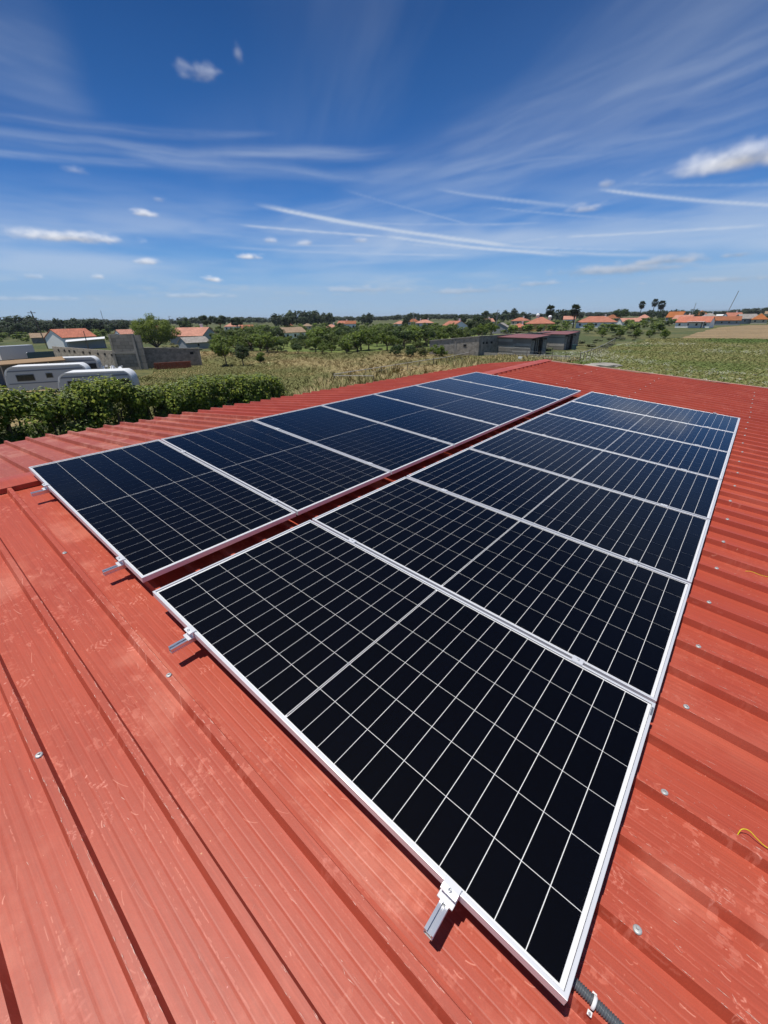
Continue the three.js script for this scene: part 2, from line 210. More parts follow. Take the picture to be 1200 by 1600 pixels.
// ---------------------------------------------------------------- materials
const roofMat = (t, rough) => new THREE.MeshStandardMaterial({ map: t, roughness: rough, side: THREE.DoubleSide, bumpMap: per(grainBump, 0.25), bumpScale: 0.0006 });
const M = {
  roof: roofMat(per(texRoof, 3.6), 0.48), roofDusty: roofMat(per(texDusty, 3.0), 0.5), roofWorn: Object.assign(roofMat(per(texDusty, 2.7), 0.5), { color: rgb(0.90, 1.15, 1.18) }),
  alu: std([0.74, 0.75, 0.77], 0.42, { metalness: 0.35 }), rail: std([0.78, 0.80, 0.83], 0.28, { metalness: 0.85 }), steel: std([0.62, 0.63, 0.64], 0.35, { metalness: 0.8 }), washer: std([0.48, 0.49, 0.48], 0.5, { metalness: 0.4 }), rubber: std([0.03, 0.03, 0.03], 0.8),
  back: std([0.74, 0.75, 0.76], 0.6), sticker: std([0.12, 0.13, 0.16], 0.6),
  cell: [[.0008, .0009, .0020], [.0007, .0008, .0017], [.0009, .0011, .0025]].map((c) => new THREE.MeshPhysicalMaterial({ color: rgb(...c), roughness: 0.6, specularIntensity: 0.08, side: THREE.DoubleSide })), strip: std([.012, .013, .02], 0.5),
  glass: new THREE.MeshPhysicalMaterial({ color: 0xffffff, transmission: 1, thickness: 0, roughness: 0.10, ior: 1.26, side: THREE.DoubleSide }),
  conduit: std([0.10, 0.112, 0.125], 0.4), yellow: std([0.72, 0.62, 0.02], 0.45),
  block: std([1.35, 1.33, 1.28], 0.95, { map: per(texBlock, 2) }), blockPaleLit: std([2.0, 1.92, 1.78], 0.95, { map: per(texBlock, 2) }), concrete: std(0xffffff, 0.9, { map: per(texConcrete, 3) }), brick: std([0.30, 0.095, 0.055], 0.95, { map: per(texTiles, 2) }),  // paler block copy puts sunlight into the colour of two lit faces
  wood: std([2.1, 2.05, 1.98], 0.9, { map: per(texWood, 2.5) }), woodDark: std([1.25, 1.2, 1.14], 0.9, { map: per(texWood, 2.5) }), post: std([0.16, 0.13, 0.10], 0.95), wire: std([0.35, 0.35, 0.34], 0.5, { metalness: 0.6 }), rail_green: std([0.10, 0.17, 0.10], 0.7), pipe: std([0.42, 0.40, 0.37], 0.6),
  shedRoof: std([0.22, 0.085, 0.08], 0.6), dark: std([0.012, 0.012, 0.012], 0.9), pane: std([0.02, 0.025, 0.03], 0.12), frame: std([0.7, 0.7, 0.68], 0.6),
  white: std([0.78, 0.79, 0.78], 0.5), whiteWall: std([0.90, 0.90, 0.87], 0.85), greyWall: std([0.34, 0.36, 0.39], 0.85), yellowWall: std([0.66, 0.42, 0.15], 0.85), blueWall: std([0.60, 0.64, 0.72], 0.85), creamWall: std([0.66, 0.58, 0.42], 0.85),
  caravan: std([0.46, 0.49, 0.52], 0.4), caravanDark: std([0.16, 0.18, 0.22], 0.4), teal: std([0.035, 0.085, 0.10], 0.6), red: std([0.16, 0.012, 0.016], 0.3), tyre: std([0.02, 0.02, 0.02], 0.9), tarp: std([0.30, 0.20, 0.11], 0.95), greySheet: std([0.33, 0.33, 0.33], 0.8),
  bark: std([0.11, 0.085, 0.06], 0.95), barkPine: std([0.14, 0.08, 0.055], 0.95), barkPalm: std([0.17, 0.13, 0.09], 0.95),
};
const tileMat = (c) => std(c, 0.85, { map: per(texTiles, 6) });
M.tileOrange = tileMat([0.50, 0.195, 0.125]); M.tilePink = tileMat([0.60, 0.29, 0.21]); M.tileBright = tileMat([0.57, 0.20, 0.125]); M.tileBrown = tileMat([0.36, 0.13, 0.055]); M.tileTan = tileMat([0.36, 0.26, 0.17]); M.tileGrey = tileMat([0.36, 0.34, 0.32]); M.tileRust = tileMat([0.46, 0.15, 0.035]);
const leafMat = (rough = 0.6) => new THREE.MeshPhysicalMaterial({ vertexColors: true, roughness: rough, transmission: 0.32, thickness: 0, side: THREE.DoubleSide, ior: 1.35 });
M.leaf = leafMat(0.95); M.leafGloss = leafMat(0.92); M.needle = leafMat(0.97);
M.blade = new THREE.MeshStandardMaterial({ roughness: 0.9, side: THREE.DoubleSide });

// ---------------------------------------------------------------- the hall with its red ribbed roof
// slope coordinates: b down the slope from the gap between the two panel rows, n off the panels' upper face, a along the ridge away from the viewer
const TH = 5.14 * Math.PI / 180, CO = Math.cos(TH), SI = Math.sin(TH), Y0 = 5.151;
const onSlope = (b, n, a) => [b * CO + n * SI, Y0 - b * SI + n * CO, -a];
const PAN = -0.155, TOP = -0.115, PITCH = 0.2518, RIB0 = 0.0792, RIDGE = -2.50, A0 = RIB0 - 13 * PITCH, NS = 16;   // sheets of four ribs, seams on ribs
const ridgeX = RIDGE * CO + PAN * SI, ridgeY = Y0 - RIDGE * SI + PAN * CO;
const onLeft = (c, n, a) => [ridgeX - c * CO - (n - PAN) * SI, ridgeY - c * SI + (n - PAN) * CO, -a];
const hall = thing('farm_hall', 'large hall under a red ribbed metal roof that carries the solar panels', 'building', [0.5, 0, -5]);
const HX = 0.5, HZ = -5;
const gableA = (b) => 12.28 + 0.150 * (b - RIDGE);                        // far edge, cut slightly askew
const eaveC = (a) => 3.42 - 0.135 * a;                                    // left slope narrows toward the far end
{
  const prof = [];                                                        // one pitch, from rib centre to rib centre
  prof.push([-0.014, TOP], [0.014, TOP], [0.0255, PAN]);
  for (const [g, dp] of [[0.060, .0005], [0.093, .0008], [0.126, .0005], [0.158, .0008], [0.191, .0004]]) prof.push([g - 0.007, PAN], [g, PAN - dp], [g + 0.004, PAN]);
  prof.push([PITCH - 0.026, PAN]);
  function sheetGeo(map, seam, bs, be, seed, flip) {
    const R = rng(seed), pts = [], nb = 9, uo = R() * 3.6, vo = R() * 3.6, wob = Array.from({ length: nb + 1 }, () => (R() - 0.5) * 0.004);
    pts.push([seam - 0.012, PAN + 0.001]);
    pts.push([seam + 0.0258, PAN]);
    for (let k = 0; k < 4; k++) for (const [x, n] of prof) { const a = seam + k * PITCH + x; if (a > seam + 0.028) pts.push([a, n]); }
    const e = seam + 4 * PITCH, up = 0.0016;
    pts.push([e - 0.0262, PAN], [e - 0.0145, TOP + up], [e + 0.0145, TOP + up], [e + 0.0262, PAN + up + 0.001], [e + 0.040, PAN + up]);
    const p = [], uv = [];
    const V = (i, j) => { const [a0, n] = pts[i], last = i === pts.length - 1, a = Math.min(a0, 14.2) + (last ? wob[j] : 0), b0 = bs(a), b1 = Math.max(b0 + 0.002, be(a)), b = b0 + (b1 - b0) * j / nb; return [map(b, n, a), [b + uo, a + vo]]; };
    for (let i = 0; i < pts.length - 1; i++) for (let j = 0; j < nb; j++) {
      const q = [V(i, j), V(i, j + 1), V(i + 1, j + 1), V(i + 1, j)], o = flip ? [0, 1, 2, 0, 2, 3] : [0, 2, 1, 0, 3, 2];
      for (const t of o) { p.push(...q[t][0]); uv.push(...q[t][1]); }
    }
    const g = new THREE.BufferGeometry(); g.setAttribute('position', new THREE.Float32BufferAttribute(p, 3)); g.setAttribute('uv', new THREE.Float32BufferAttribute(uv, 2)); g.computeVertexNormals(); g.translate(-HX, 0, -HZ); return g;
  }
  for (let s = 0; s < NS; s++) {
    const seam = A0 + s * PITCH * 4;
    const cut = (a) => Math.max(RIDGE + 0.03, RIDGE + (a - 12.28) / 0.150);
    if (cut(seam) < 5.6) part('roof_sheet', sheetGeo(onSlope, seam, cut, () => 5.9, 300 + s, true), seam < 0.2 ? M.roofDusty : M.roof, hall);
    if (seam < 12.1) part('roof_sheet', sheetGeo(onLeft, seam, () => 0.03, (a) => (a > 12.35 ? 0.04 : eaveC(Math.floor((a - A0) / (PITCH * 4)) * PITCH * 4 + A0 + 0.5) + (hash3(Math.floor((a - A0) / (PITCH * 4)), 3, 3) - 0.5) * 0.05), 400 + s, false), seam < 2.6 ? M.roofWorn : M.roof, hall);
  }
  // ridge caps, lapped one over the next
  for (let s = 0; s < 7; s++) {
    const a0 = -3.2 + s * 2.25, a1 = Math.min(a0 + 2.32, 12.36), lift = s * 0.0012 + 0.002, w = 0.17, yb = TOP + 0.004 + lift;
    const line = [onLeft(w, PAN + 0.006, 0), onLeft(w, yb, 0), onLeft(0.02, yb + 0.004, 0), onSlope(RIDGE + 0.02, yb + 0.004, 0), onSlope(RIDGE + w, yb, 0), onSlope(RIDGE + w + 0.002, PAN + 0.004, 0)];
    const q = []; for (let i = 0; i < line.length - 1; i++) { const [x0, y0] = line[i], [x1, y1] = line[i + 1]; q.push([[x0, y0, -a0], [x1, y1, -a0], [x1, y1, -a1], [x0, y0, -a1]]); }
    const g = quads(q); g.translate(-HX, 0, -HZ); part('ridge_cap', g, M.roof, hall);
  }
  // edge trim on the far gable
  { const b0 = RIDGE, b1 = 5.9, A = onSlope(b0, TOP + 0.006, gableA(b0) + 0.03), B = onSlope(b1, TOP + 0.006, gableA(b1) + 0.03), C = onSlope(b1, TOP + 0.006, gableA(b1) - 0.04), D = onSlope(b0, TOP + 0.006, gableA(b0) - 0.04); const g = slab([D, C, B, A], 0.018); g.translate(-HX, 0, -HZ); part('gable_trim', g, std([0.56, 0.33, 0.26], 0.6), hall); }
  // walls below
  const xl = onLeft(3.0, PAN, 0)[0], xr = onSlope(5.7, PAN, 0)[0], zf = -12.2, zn = 3.0, yl = 4.6, yr = 4.4, T = 0.2;
  for (const [x0, z0, x1, z1] of [[xl + 0.8, zn, xl + 1.9, zf], [xl + 1.9, zf, xr, zf - 0.9], [xr, zf - 0.9, xr, zn], [xr, zn, xl + 0.8, zn]]) {
    const dx = x1 - x0, dz = z1 - z0, l = Math.hypot(dx, dz), g = box(l - 0.02, 4.35, T, 0, 2.175, 0); g.rotateY(-Math.atan2(dz, dx)); g.translate((x0 + x1) / 2 - HX, 0, (z0 + z1) / 2 - HZ); part('wall', g, M.concrete, hall);
  }
  // roofing screws on the ribs: washer and hex head
  const screw = mergeGeometries([flat(new THREE.LatheGeometry([[0, 0.004], [0.0095, 0.0035], [0.0125, 0.001], [0.0125, -0.002]].map((v) => new THREE.Vector2(...v)), 20)), flat(new THREE.CylinderGeometry(0.0042, 0.0046, 0.006, 6).translate(0, 0.0062, 0))]);
  
  const R = rng(9);
  for (const [b, odd] of [[2.405, 0], [0.507, 0], [-0.944, 1], [4.26, 0]]) for (let k = -12; k < 52; k += 2) {
    const a = RIB0 + (k + 1) * PITCH; if (a < -3 || a > 12) continue;
    const m = part('screw', screw, M.washer, hall), P = onSlope(b + (R() - 0.5) * 0.02, TOP + 0.004, a + (R() - 0.5) * 0.008);
    m.position.set(P[0] - HX, P[1], P[2] - HZ); m.rotation.set((R() - 0.5) * 0.16, R() * 3, -TH + (R() - 0.5) * 0.16);
  }
}

// chipped and scuffed paint on the nearest sheets: small pale flakes along the rib edges and across the pans
{
  const R = rng(2024), p = [];
  const flake = (b, n, a, l, w, turn) => { const c = Math.cos(turn) * l / 2, s = Math.sin(turn) * l / 2, k = 3 + (R() * 3 | 0), P = []; for (let i = 0; i <= k; i++) { const t = i / k * 2 - 1, h = w * (0.25 + 0.75 * R()) * (1 - t * t * 0.8); P.push([[b + c * t, a + s * t + h / 2], [b + c * t, a + s * t - h / 2]]); } for (let i = 0; i < k; i++) { const q = [P[i][0], P[i + 1][0], P[i + 1][1], P[i][1]].map(([x, y]) => onSlope(x, n, y)); for (const t of [0, 1, 2, 0, 2, 3]) p.push(q[t][0] - HX, q[t][1], q[t][2] - HZ); } };
  for (let k = -7; k < 12; k++) {
    const rib = RIB0 + k * PITCH, near = k < 1, n = near ? 190 : 26;
    for (let i = 0; i < n; i++) { const b = near ? -0.6 + R() * 3.2 : 2.32 + R() * 0.6, m = fbm3(b * 1.4, k * 3.1, 5, 3); if (m < 0.42) continue; const e = R() < 0.5 ? -0.0125 : 0.012; flake(b, TOP + 0.0028, rib + e + (R() - 0.5) * 0.005, 0.004 + R() * R() * 0.05, 0.0006 + R() * 0.0016, (R() - 0.5) * 0.12); }
    for (let i = 0; i < (near ? 120 : 40); i++) { const b = near ? -0.6 + R() * 3.2 : 2.32 + R() * 0.6, a = rib + 0.032 + R() * (PITCH - 0.066), m = fbm3(b * 2.2 + 9, a * 2.2, 3, 3); if (m < 0.46) continue; flake(b, PAN + 0.0009, a, 0.003 + R() * R() * 0.035, 0.0007 + R() * R() * 0.0022, (R() - 0.5) * (R() < 0.3 ? 2.6 : 0.4)); }
  }
  const g = new THREE.BufferGeometry(); g.setAttribute('position', new THREE.Float32BufferAttribute(p, 3)); g.computeVertexNormals();
  const m = part('paint_chips', g, std([0.66, 0.40, 0.33], 0.7), hall); m.userData.kind = 'stuff';
}

// ---------------------------------------------------------------- solar panels
const PL = 2.278, PW = 1.134, PT = 0.035, PG = 0.0181, rowB = { lower: 0, upper: -0.1875 - PL };
const ORD = ['nearest', 'second', 'third', 'fourth', 'fifth', 'sixth', 'farthest'];
{
  const lip = 0.0115, wall = 0.0016;
  const barGeo = (l) => {                                                 // frame bar along +x, inside toward +z, mitred ends, upper lip with a fine step
    const s = [[0, -PT], [0, 0], [0.0012, 0.0004], [lip - 0.001, 0.0004], [lip, -0.0008], [lip, -0.0022], [wall, -0.0022], [wall, -PT + wall], [0.026, -PT + wall], [0.026, -PT]];
    const q = []; for (let i = 0; i < s.length; i++) { const [z0, y0] = s[i], [z1, y1] = s[(i + 1) % s.length]; q.push([[z0, y0, z0], [l - z0, y0, z0], [l - z1, y1, z1], [z1, y1, z1]]); }
    return quads(q);
  };
  const lng = barGeo(PL), sht = barGeo(PW);
  const place = (g, x, z, r) => { const c = g.clone(); c.rotateY(r); c.translate(x, PT, z); return c; };
  const frameGeo = join([place(lng, 0, -PW, 0), place(lng, PL, 0, Math.PI), place(sht, 0, 0, Math.PI / 2), place(sht, PL, -PW, -Math.PI / 2)]);
  const gx = PL - 2 * lip, gz = PW - 2 * lip, cl = 0.0898, cw = 0.1806, gr = 0.0027, gc = 0.0023, mid = 0.0115;
  const cellGeo = box(cl, 0.0004, cw), backGeo = box(gx - 0.002, 0.0012, gz - 0.002, PL / 2, PT - 0.0062, -PW / 2), glassGeo = new THREE.PlaneGeometry(gx, gz).rotateX(-Math.PI / 2).translate(PL / 2, PT - 0.0012, -PW / 2), stripGeo = box(0.0042, 0.0004, gz - 0.03, PL / 2, PT - 0.0049, -PW / 2);
  const half = 12 * cl + 11 * gr, wid = 6 * cw + 5 * gc, spots = [];
  for (let h = 0; h < 2; h++) for (let r = 0; r < 12; r++) for (let c = 0; c < 6; c++) spots.push([PL / 2 + (h ? mid / 2 : -mid / 2 - half) + cl / 2 + r * (cl + gr), -PW / 2 - wid / 2 + cw / 2 + c * (cw + gc)]);
  const allCells = mergeGeometries(spots.map(([x, z]) => { const g = new THREE.PlaneGeometry(cl, cw).rotateX(-Math.PI / 2); g.translate(x, PT - 0.0045, z); return flat(g); }));
  const R = rng(31);
  for (const row of ['lower', 'upper']) for (let k = 0; k < 7; k++) {
    const drop = row === 'upper' ? -0.0189 : 0, shift = row === 'upper' ? 0.0188 : 0;
    const where = row === 'lower' ? 'in the row away from the ridge' : 'in the row along the ridge';
    const p = thing('solar_panel', `${ORD[k]} black solar panel ${where}, silver framed`, 'solar panel', onSlope(rowB[row], drop - PT, k * (PW + PG) + shift), 0, 'solar panels on the red roof');
    p.rotation.z = -TH + (R() - 0.5) * 0.0006;
    part('frame', frameGeo, M.alu, p); part('backsheet', backGeo, M.back, p); part('centre_strip', stripGeo, M.strip, p);
    if (k < 4) for (const [x, z] of spots) { const m = part('cell', cellGeo, M.cell[R() * 3 | 0], p); m.position.set(x, PT - 0.0047, z); }
    else { const m = part('cells', allCells, M.cell[0], p); m.userData.kind = 'stuff'; }
    part('glass', glassGeo, M.glass, p);
    if (row === 'lower' && k === 0) part('sticker', box(0.045, 0.0004, 0.009, PL - 0.0065, PT + 0.0008, -PW + 0.06).rotateY(0), M.sticker, p);
    if (row === 'lower' && k === 0) p.children[p.children.length - 1].geometry = box(0.008, 0.0004, 0.05, PL - 0.0055, PT + 0.0009, -PW + 0.055);
  }
}

// ---------------------------------------------------------------- mounting rails and clamps
const RAILS = [['lower', 1.940, 'lower rail of the outer row'], ['lower', 0.425, 'upper rail of the outer row'], ['upper', -0.467, 'lower rail of the ridge row'], ['upper', -1.953, 'upper rail of the ridge row']];
{
  const s = new THREE.Shape(); [[-.02, 0], [.02, 0], [.02, .012], [.0175, .014], [.0175, .022], [.02, .024], [.02, .040], [.007, .040], [.007, .037], [.013, .037], [.013, .028], [-.013, .028], [-.013, .037], [-.007, .037], [-.007, .040], [-.02, .040], [-.02, .024], [-.0175, .022], [-.0175, .014], [-.02, .012]].forEach(([x, y], i) => (i ? s.lineTo(x, y) : s.moveTo(x, y)));
  const hole = new THREE.Path(); [[-.016, .003], [-.016, .011], [-.014, .025], [.014, .025], [.016, .011], [.016, .003]].forEach(([x, y], i) => (i ? hole.lineTo(x, y) : hole.moveTo(x, y))); s.holes.push(hole);
  const footGeo = join([box(0.03, 0.052, 0.004, 0.0, -0.027, 0), box(0.03, 0.004, 0.05, 0.0, -0.0515, 0.018)]);
  const len = 0.115 + 7 * PW + 6 * PG + 0.09, railGeo = flat(new THREE.ExtrudeGeometry(s, { depth: len, bevelEnabled: false }));
  // end clamp: foot on the rail, upright, lip over the frame, bolt
  const z = new THREE.Shape(); [[0.012, 0.0012], [0.012, 0.0048], [-0.004, 0.0048], [-0.004, 0.006], [-0.0075, 0.006], [-0.023, 0.0035], [-0.023, -0.0025], [-0.007, -0.0035], [-0.007, -0.029], [-0.034, -0.029], [-0.034, -0.0345], [-0.0015, -0.0345], [-0.0015, 0.0012]].forEach(([x, y], i) => (i ? z.lineTo(x, y) : z.moveTo(x, y)));
  const endGeo = flat(new THREE.ExtrudeGeometry(z, { depth: 0.052, bevelEnabled: true, bevelSize: 0.0006, bevelThickness: 0.0006, bevelSegments: 1 }).translate(0, 0, -0.026).rotateY(Math.PI / 2)).translate(0, 0.0006, 0);   // lip toward -z, foot toward +z
  const bolt = mergeGeometries([flat(new THREE.CylinderGeometry(0.0062, 0.0062, 0.006, 12)), flat(new THREE.TorusGeometry(0.0040, 0.0018, 6, 12).rotateX(Math.PI / 2).translate(0, 0.003, 0))]);
  const boltTall = bolt.clone();
  const midGeo = join([box(0.052, 0.0032, 0.040, 0, 0.0022, 0), box(0.050, 0.030, 0.012, 0, -0.0150, 0)]);
  for (const [row, b, text] of RAILS) {
    const drop = row === 'upper' ? -0.0189 : 0, shift = row === 'upper' ? 0.0188 : 0, base = drop - PT - 0.0302;
    const r = thing('mounting_rail', 'slotted aluminium rail sticking out under the panels, ' + text.replace('rail ', ''), 'mounting rail', onSlope(b, base, shift - 0.115), 0, 'mounting rails under the panels'); r.rotation.z = -TH;
    const m = part('extrusion', railGeo, M.rail, r); m.rotation.y = Math.PI; m.scale.set(0.74, 0.745, 1);
    for (let k = 0; k < 9; k++) { const f = part('rail_foot', footGeo, M.rail, r); f.position.set(0, 0, -(0.115 + 0.335 + k * PITCH * 4)); }
    for (let k = 0; k <= 7; k++) {
      const edge = k === 0 || k === 7, a = k === 0 ? shift : k === 7 ? shift + 7 * PW + 6 * PG : shift + k * (PW + PG) - PG / 2;
      const c = thing(edge ? 'end_clamp' : 'mid_clamp', edge ? `aluminium end clamp at the ${k ? 'far' : 'near'} end of the ${text}` : `mid clamp joining ${ORD[k - 1]} and ${ORD[k]} panel on the ${text}`, 'clamp', onSlope(b, drop + 0.0012, a), 0, edge ? 'end clamps' : 'mid clamps between panels'); c.rotation.order = 'ZYX'; c.rotation.z = -TH; if (k === 7) c.rotation.y = Math.PI;
      part('clamp_body', edge ? endGeo : midGeo, M.alu, c); const q = part('bolt', edge ? boltTall : bolt, M.steel, c); q.position.set(0, edge ? 0.0075 : 0.0065, edge ? 0.014 : 0);
    }
  }
}

// ---------------------------------------------------------------- conduit, clips and bits of wire lying on the roof
{
  const p = [], idx = [], N = 900, K = 14, L = 1.05;
  for (let i = 0; i <= N; i++) {
    const t = i / N, b = 2.05 + t * L, a = 0.082 + 0.004 * Math.sin(t * 7), n = TOP + 0.0145 + 0.002 * Math.sin(t * 9 + 1), r = 0.0122 + 0.0016 * (i % 5 < 2 ? -1 : 0.6);
    for (let k = 0; k <= K; k++) { const w = k / K * Math.PI * 2; p.push(...onSlope(b, n + Math.sin(w) * r, a + Math.cos(w) * r)); }
    if (i) for (let k = 0; k < K; k++) { const A = (i - 1) * (K + 1) + k, B = A + K + 1; idx.push(A, B, A + 1, B, B + 1, A + 1); }
  }
  const g = new THREE.BufferGeometry(); g.setAttribute('position', new THREE.Float32BufferAttribute(p, 3)); g.setIndex(idx); g.computeVertexNormals();
  single('cable_conduit', g, M.conduit, 'dark grey corrugated conduit coming out under the nearest panel corner', 'conduit');
  const c = thing('conduit_clip', 'small pale clip holding the grey corrugated conduit', 'clip', onSlope(2.345, TOP, 0.082)); c.rotation.z = -TH;
  part('strap', flat(new THREE.TorusGeometry(0.0155, 0.0016, 5, 16, Math.PI).rotateY(Math.PI / 2).scale(3, 1, 1).translate(0, 0.0165, 0)), M.white, c);
  part('tab', rbox(0.012, 0.003, 0.012, 0.001, 0, 0.0025, 0.021), M.white, c); part('tab', rbox(0.012, 0.003, 0.012, 0.001, 0, 0.0025, -0.021), M.white, c); part('screw', cyl(0.004, 0.0035, 0.003, 8, 0, 0.0040, 0.023), M.steel, c);
  const wire = (pts, label) => single('wire_offcut', new THREE.TubeGeometry(new THREE.CatmullRomCurve3(pts.map((q) => new THREE.Vector3(...onSlope(...q)))), 40, 0.0016, 6), M.yellow, label, 'wire', 'yellow wire offcuts');
  wire([[2.635, TOP - 0.03, 0.875], [2.640, TOP - 0.012, 0.893], [2.660, TOP - 0.012, 0.906], [2.688, TOP - 0.022, 0.902], [2.715, TOP - 0.031, 0.90], [2.78, TOP - 0.033, 0.91]], 'short curled yellow wire offcut on the red roof near the nearest panel');
  wire([[2.58, PAN + 0.005, 3.04], [2.61, PAN + 0.012, 3.052], [2.66, PAN + 0.01, 3.05], [2.72, PAN + 0.006, 3.072], [2.78, PAN + 0.004, 3.08]], 'straight yellow wire offcut on the red roof beside the third panel');
}

// ---------------------------------------------------------------- ground
function sheet(poly, y, sub) {                                            // polygon in x, z -> flat sheet with uv in metres
  const s = new THREE.Shape(poly.map(([x, z]) => new THREE.Vector2(x, -z))), g = new THREE.ShapeGeometry(s); g.rotateX(-Math.PI / 2); g.translate(0, y, 0);
  const p = g.attributes.position, uv = new Float32Array(p.count * 2); for (let i = 0; i < p.count; i++) { uv[2 * i] = p.getX(i); uv[2 * i + 1] = -p.getZ(i); } g.setAttribute('uv', new THREE.BufferAttribute(uv, 2)); return g;
}
function ragged(poly, amp, seed) { const R = rng(seed), out = []; poly.forEach(([x, z], i) => { const [X, Z] = poly[(i + 1) % poly.length], n = Math.max(1, Math.round(Math.hypot(X - x, Z - z) / 6)); for (let k = 0; k < n; k++) out.push([x + (X - x) * k / n + (k ? (R() - 0.5) * amp : 0), z + (Z - z) * k / n + (k ? (R() - 0.5) * amp : 0)]); }); return out; }
const groundMat = (t, m) => std(0xffffff, 1, { map: per(t, m), bumpMap: per(grainBump, 1.7), bumpScale: 0.05 });
{ const g = new THREE.CircleGeometry(3500, 96); g.rotateX(-Math.PI / 2); const p = g.attributes.position, uv = new Float32Array(p.count * 2); for (let i = 0; i < p.count; i++) { uv[2 * i] = p.getX(i); uv[2 * i + 1] = p.getZ(i); } g.setAttribute('uv', new THREE.BufferAttribute(uv, 2)); struct('ground', g, groundMat(texFar, 46)); }
const DRY = [[-29, -16], [-24, -30], [-28, -66], [-40, -70], [-52, -84], [-60, -62], [-76, -56], [-90, -50], [-84, -34], [-60, -24], [-36, -6]];
const MEADOW = [[-26, -8], [-24.5, -52], [-25, -71], [-21, -95], [-20, -132], [-16, -139], [70, -138], [90, -60], [70, 20], [10, 20], [8, -16], [-12, -16]];
struct('dry_grass_field', sheet(ragged(DRY, 3, 1), 0.012), groundMat(texDry, 26));
struct('meadow', sheet(ragged(MEADOW, 2.5, 2), 0.024), groundMat(texMeadow, 31));
struct('mown_field', sheet(ragged([[-14.5, -135.5], [-14.3, -166], [-13.3, -229], [-4.2, -267], [60, -262], [90, -136]], 1.5, 3), 0.036), groundMat(texMown, 37));
struct('orchard_ground', sheet(ragged([[-60, -62], [-52, -84], [-64, -150], [-150, -130], [-165, -80], [-90, -50], [-76, -56]], 3, 4), 0.036), groundMat(texMeadow, 23));
struct('yard_track', sheet(ragged([[-36, 2], [-37, -12], [-62, -20], [-100, -26], [-130, -20], [-120, 14], [-60, 14]], 2, 5), 0.030), groundMat(texDry, 19));

// grass, weeds and flowers as blades
function inside(poly, x, z) { let c = false; for (let i = 0, j = poly.length - 1; i < poly.length; j = i++) { const [a, b] = poly[i], [d, e] = poly[j]; if ((b > z) !== (e > z) && x < (d - a) * (z - b) / (e - b) + a) c = !c; } return c; }
function tuft(n, h, spread, width, seed) { const R = rng(seed), p = []; for (let k = 0; k < n; k++) { const a = R() * 6.283, r = R() * spread * 0.5, x = Math.cos(a) * r, z = Math.sin(a) * r, d = R() * 6.283, w = width * (0.6 + R() * 0.8), hh = h * (0.5 + R() * 0.7), l = spread * (0.2 + R() * 0.8), a2 = R() * 6.283; const ex = x + Math.cos(a2) * l, ez = z + Math.sin(a2) * l, wx = Math.cos(d) * w, wz = Math.sin(d) * w; p.push(x - wx, 0, z - wz, x + wx, 0, z + wz, (x + ex) / 2 + wx * 0.6, hh * 0.7, (z + ez) / 2 + wz * 0.6, x - wx, 0, z - wz, (x + ex) / 2 + wx * 0.6, hh * 0.7, (z + ez) / 2 + wz * 0.6, ex, hh, ez); } const g = new THREE.BufferGeometry(); g.setAttribute('position', new THREE.Float32BufferAttribute(p, 3)); g.computeVertexNormals(); const q = g.attributes.normal; for (let i = 0; i < q.count; i++) { const x = q.getX(i) * 0.45, z = q.getZ(i) * 0.45, l = Math.hypot(x, 1, z); q.setXYZ(i, x / l, 1 / l, z / l); } return g; }
function scatter(name, label, geo, mat, count, spot, tone, seed) {
  const R = rng(seed), m = new THREE.InstancedMesh(geo, mat, count), o = new THREE.Object3D(); m.name = numbered(name); m.castShadow = m.receiveShadow = true;
  for (let i = 0; i < count; i++) { const s = spot(R); o.position.set(s[0], s[3] || 0, s[1]); o.rotation.set(0, R() * 6.283, 0); o.scale.set(s[2], s[2] * (0.75 + R() * 0.5), s[2]); o.updateMatrix(); m.setMatrixAt(i, o.matrix); m.setColorAt(i, tone(R, s)); }
  m.userData.kind = 'stuff'; m.userData.label = label; m.userData.category = 'grass'; scene.add(m); return m;
}
const tone2 = (A, B) => (R) => { const t = R(), k = 0.75 + R() * 0.5; return rgb(...mixc(A, B, t).map((c) => c * k)); };
const fieldNoise = (x, z, f, s) => fbm3(x * f, z * f, s, 3);
scatter('dry_grass', 'dry straw coloured grass between the hedge and the orchard', tuft(14, 0.24, 0.36, 0.010, 1), M.blade, 56000, (R) => { for (;;) { const x = -92 + R() * 70, z = -86 + R() * 80; if (inside(DRY, x, z)) { const s = 0.5 + 1.1 * step(0.35, 0.65, fieldNoise(x, z, 0.12, 3)); return [x, z, s * (0.7 + R() * 0.6)]; } } }, (R, s) => { const g = fieldNoise(s[0], s[1], 0.07, 11), t = step(0.36, 0.64, g + (R() - 0.5) * 0.12), k = 0.92 + R() * 0.16; return rgb(...mixc([0.17, 0.175, 0.065], [0.36, 0.285, 0.145], t).map((c) => c * k)); }, 5);
scatter('meadow_grass', 'green meadow grass beyond the far gable', tuft(14, 0.13, 0.30, 0.009, 2), M.blade, 70000, (R) => { for (;;) { const u = R(), d = 34 + 105 * Math.pow(u, 0.8), az = -0.55 + R() * 0.85, x = 2 + Math.sin(az) * d, z = -Math.cos(az) * d; if (inside(MEADOW, x, z) && z < -13) return [x, z, (0.55 + d * 0.004) * (0.6 + R() * 0.7)]; } }, (R, s) => { const g = fieldNoise(s[0], s[1], 0.06, 21), t = step(0.36, 0.62, g + (R() - 0.5) * 0.08), k = 0.94 + R() * 0.12; return rgb(...mixc([0.105, 0.16, 0.04], [0.235, 0.225, 0.09], t).map((c) => c * k)); }, 6);
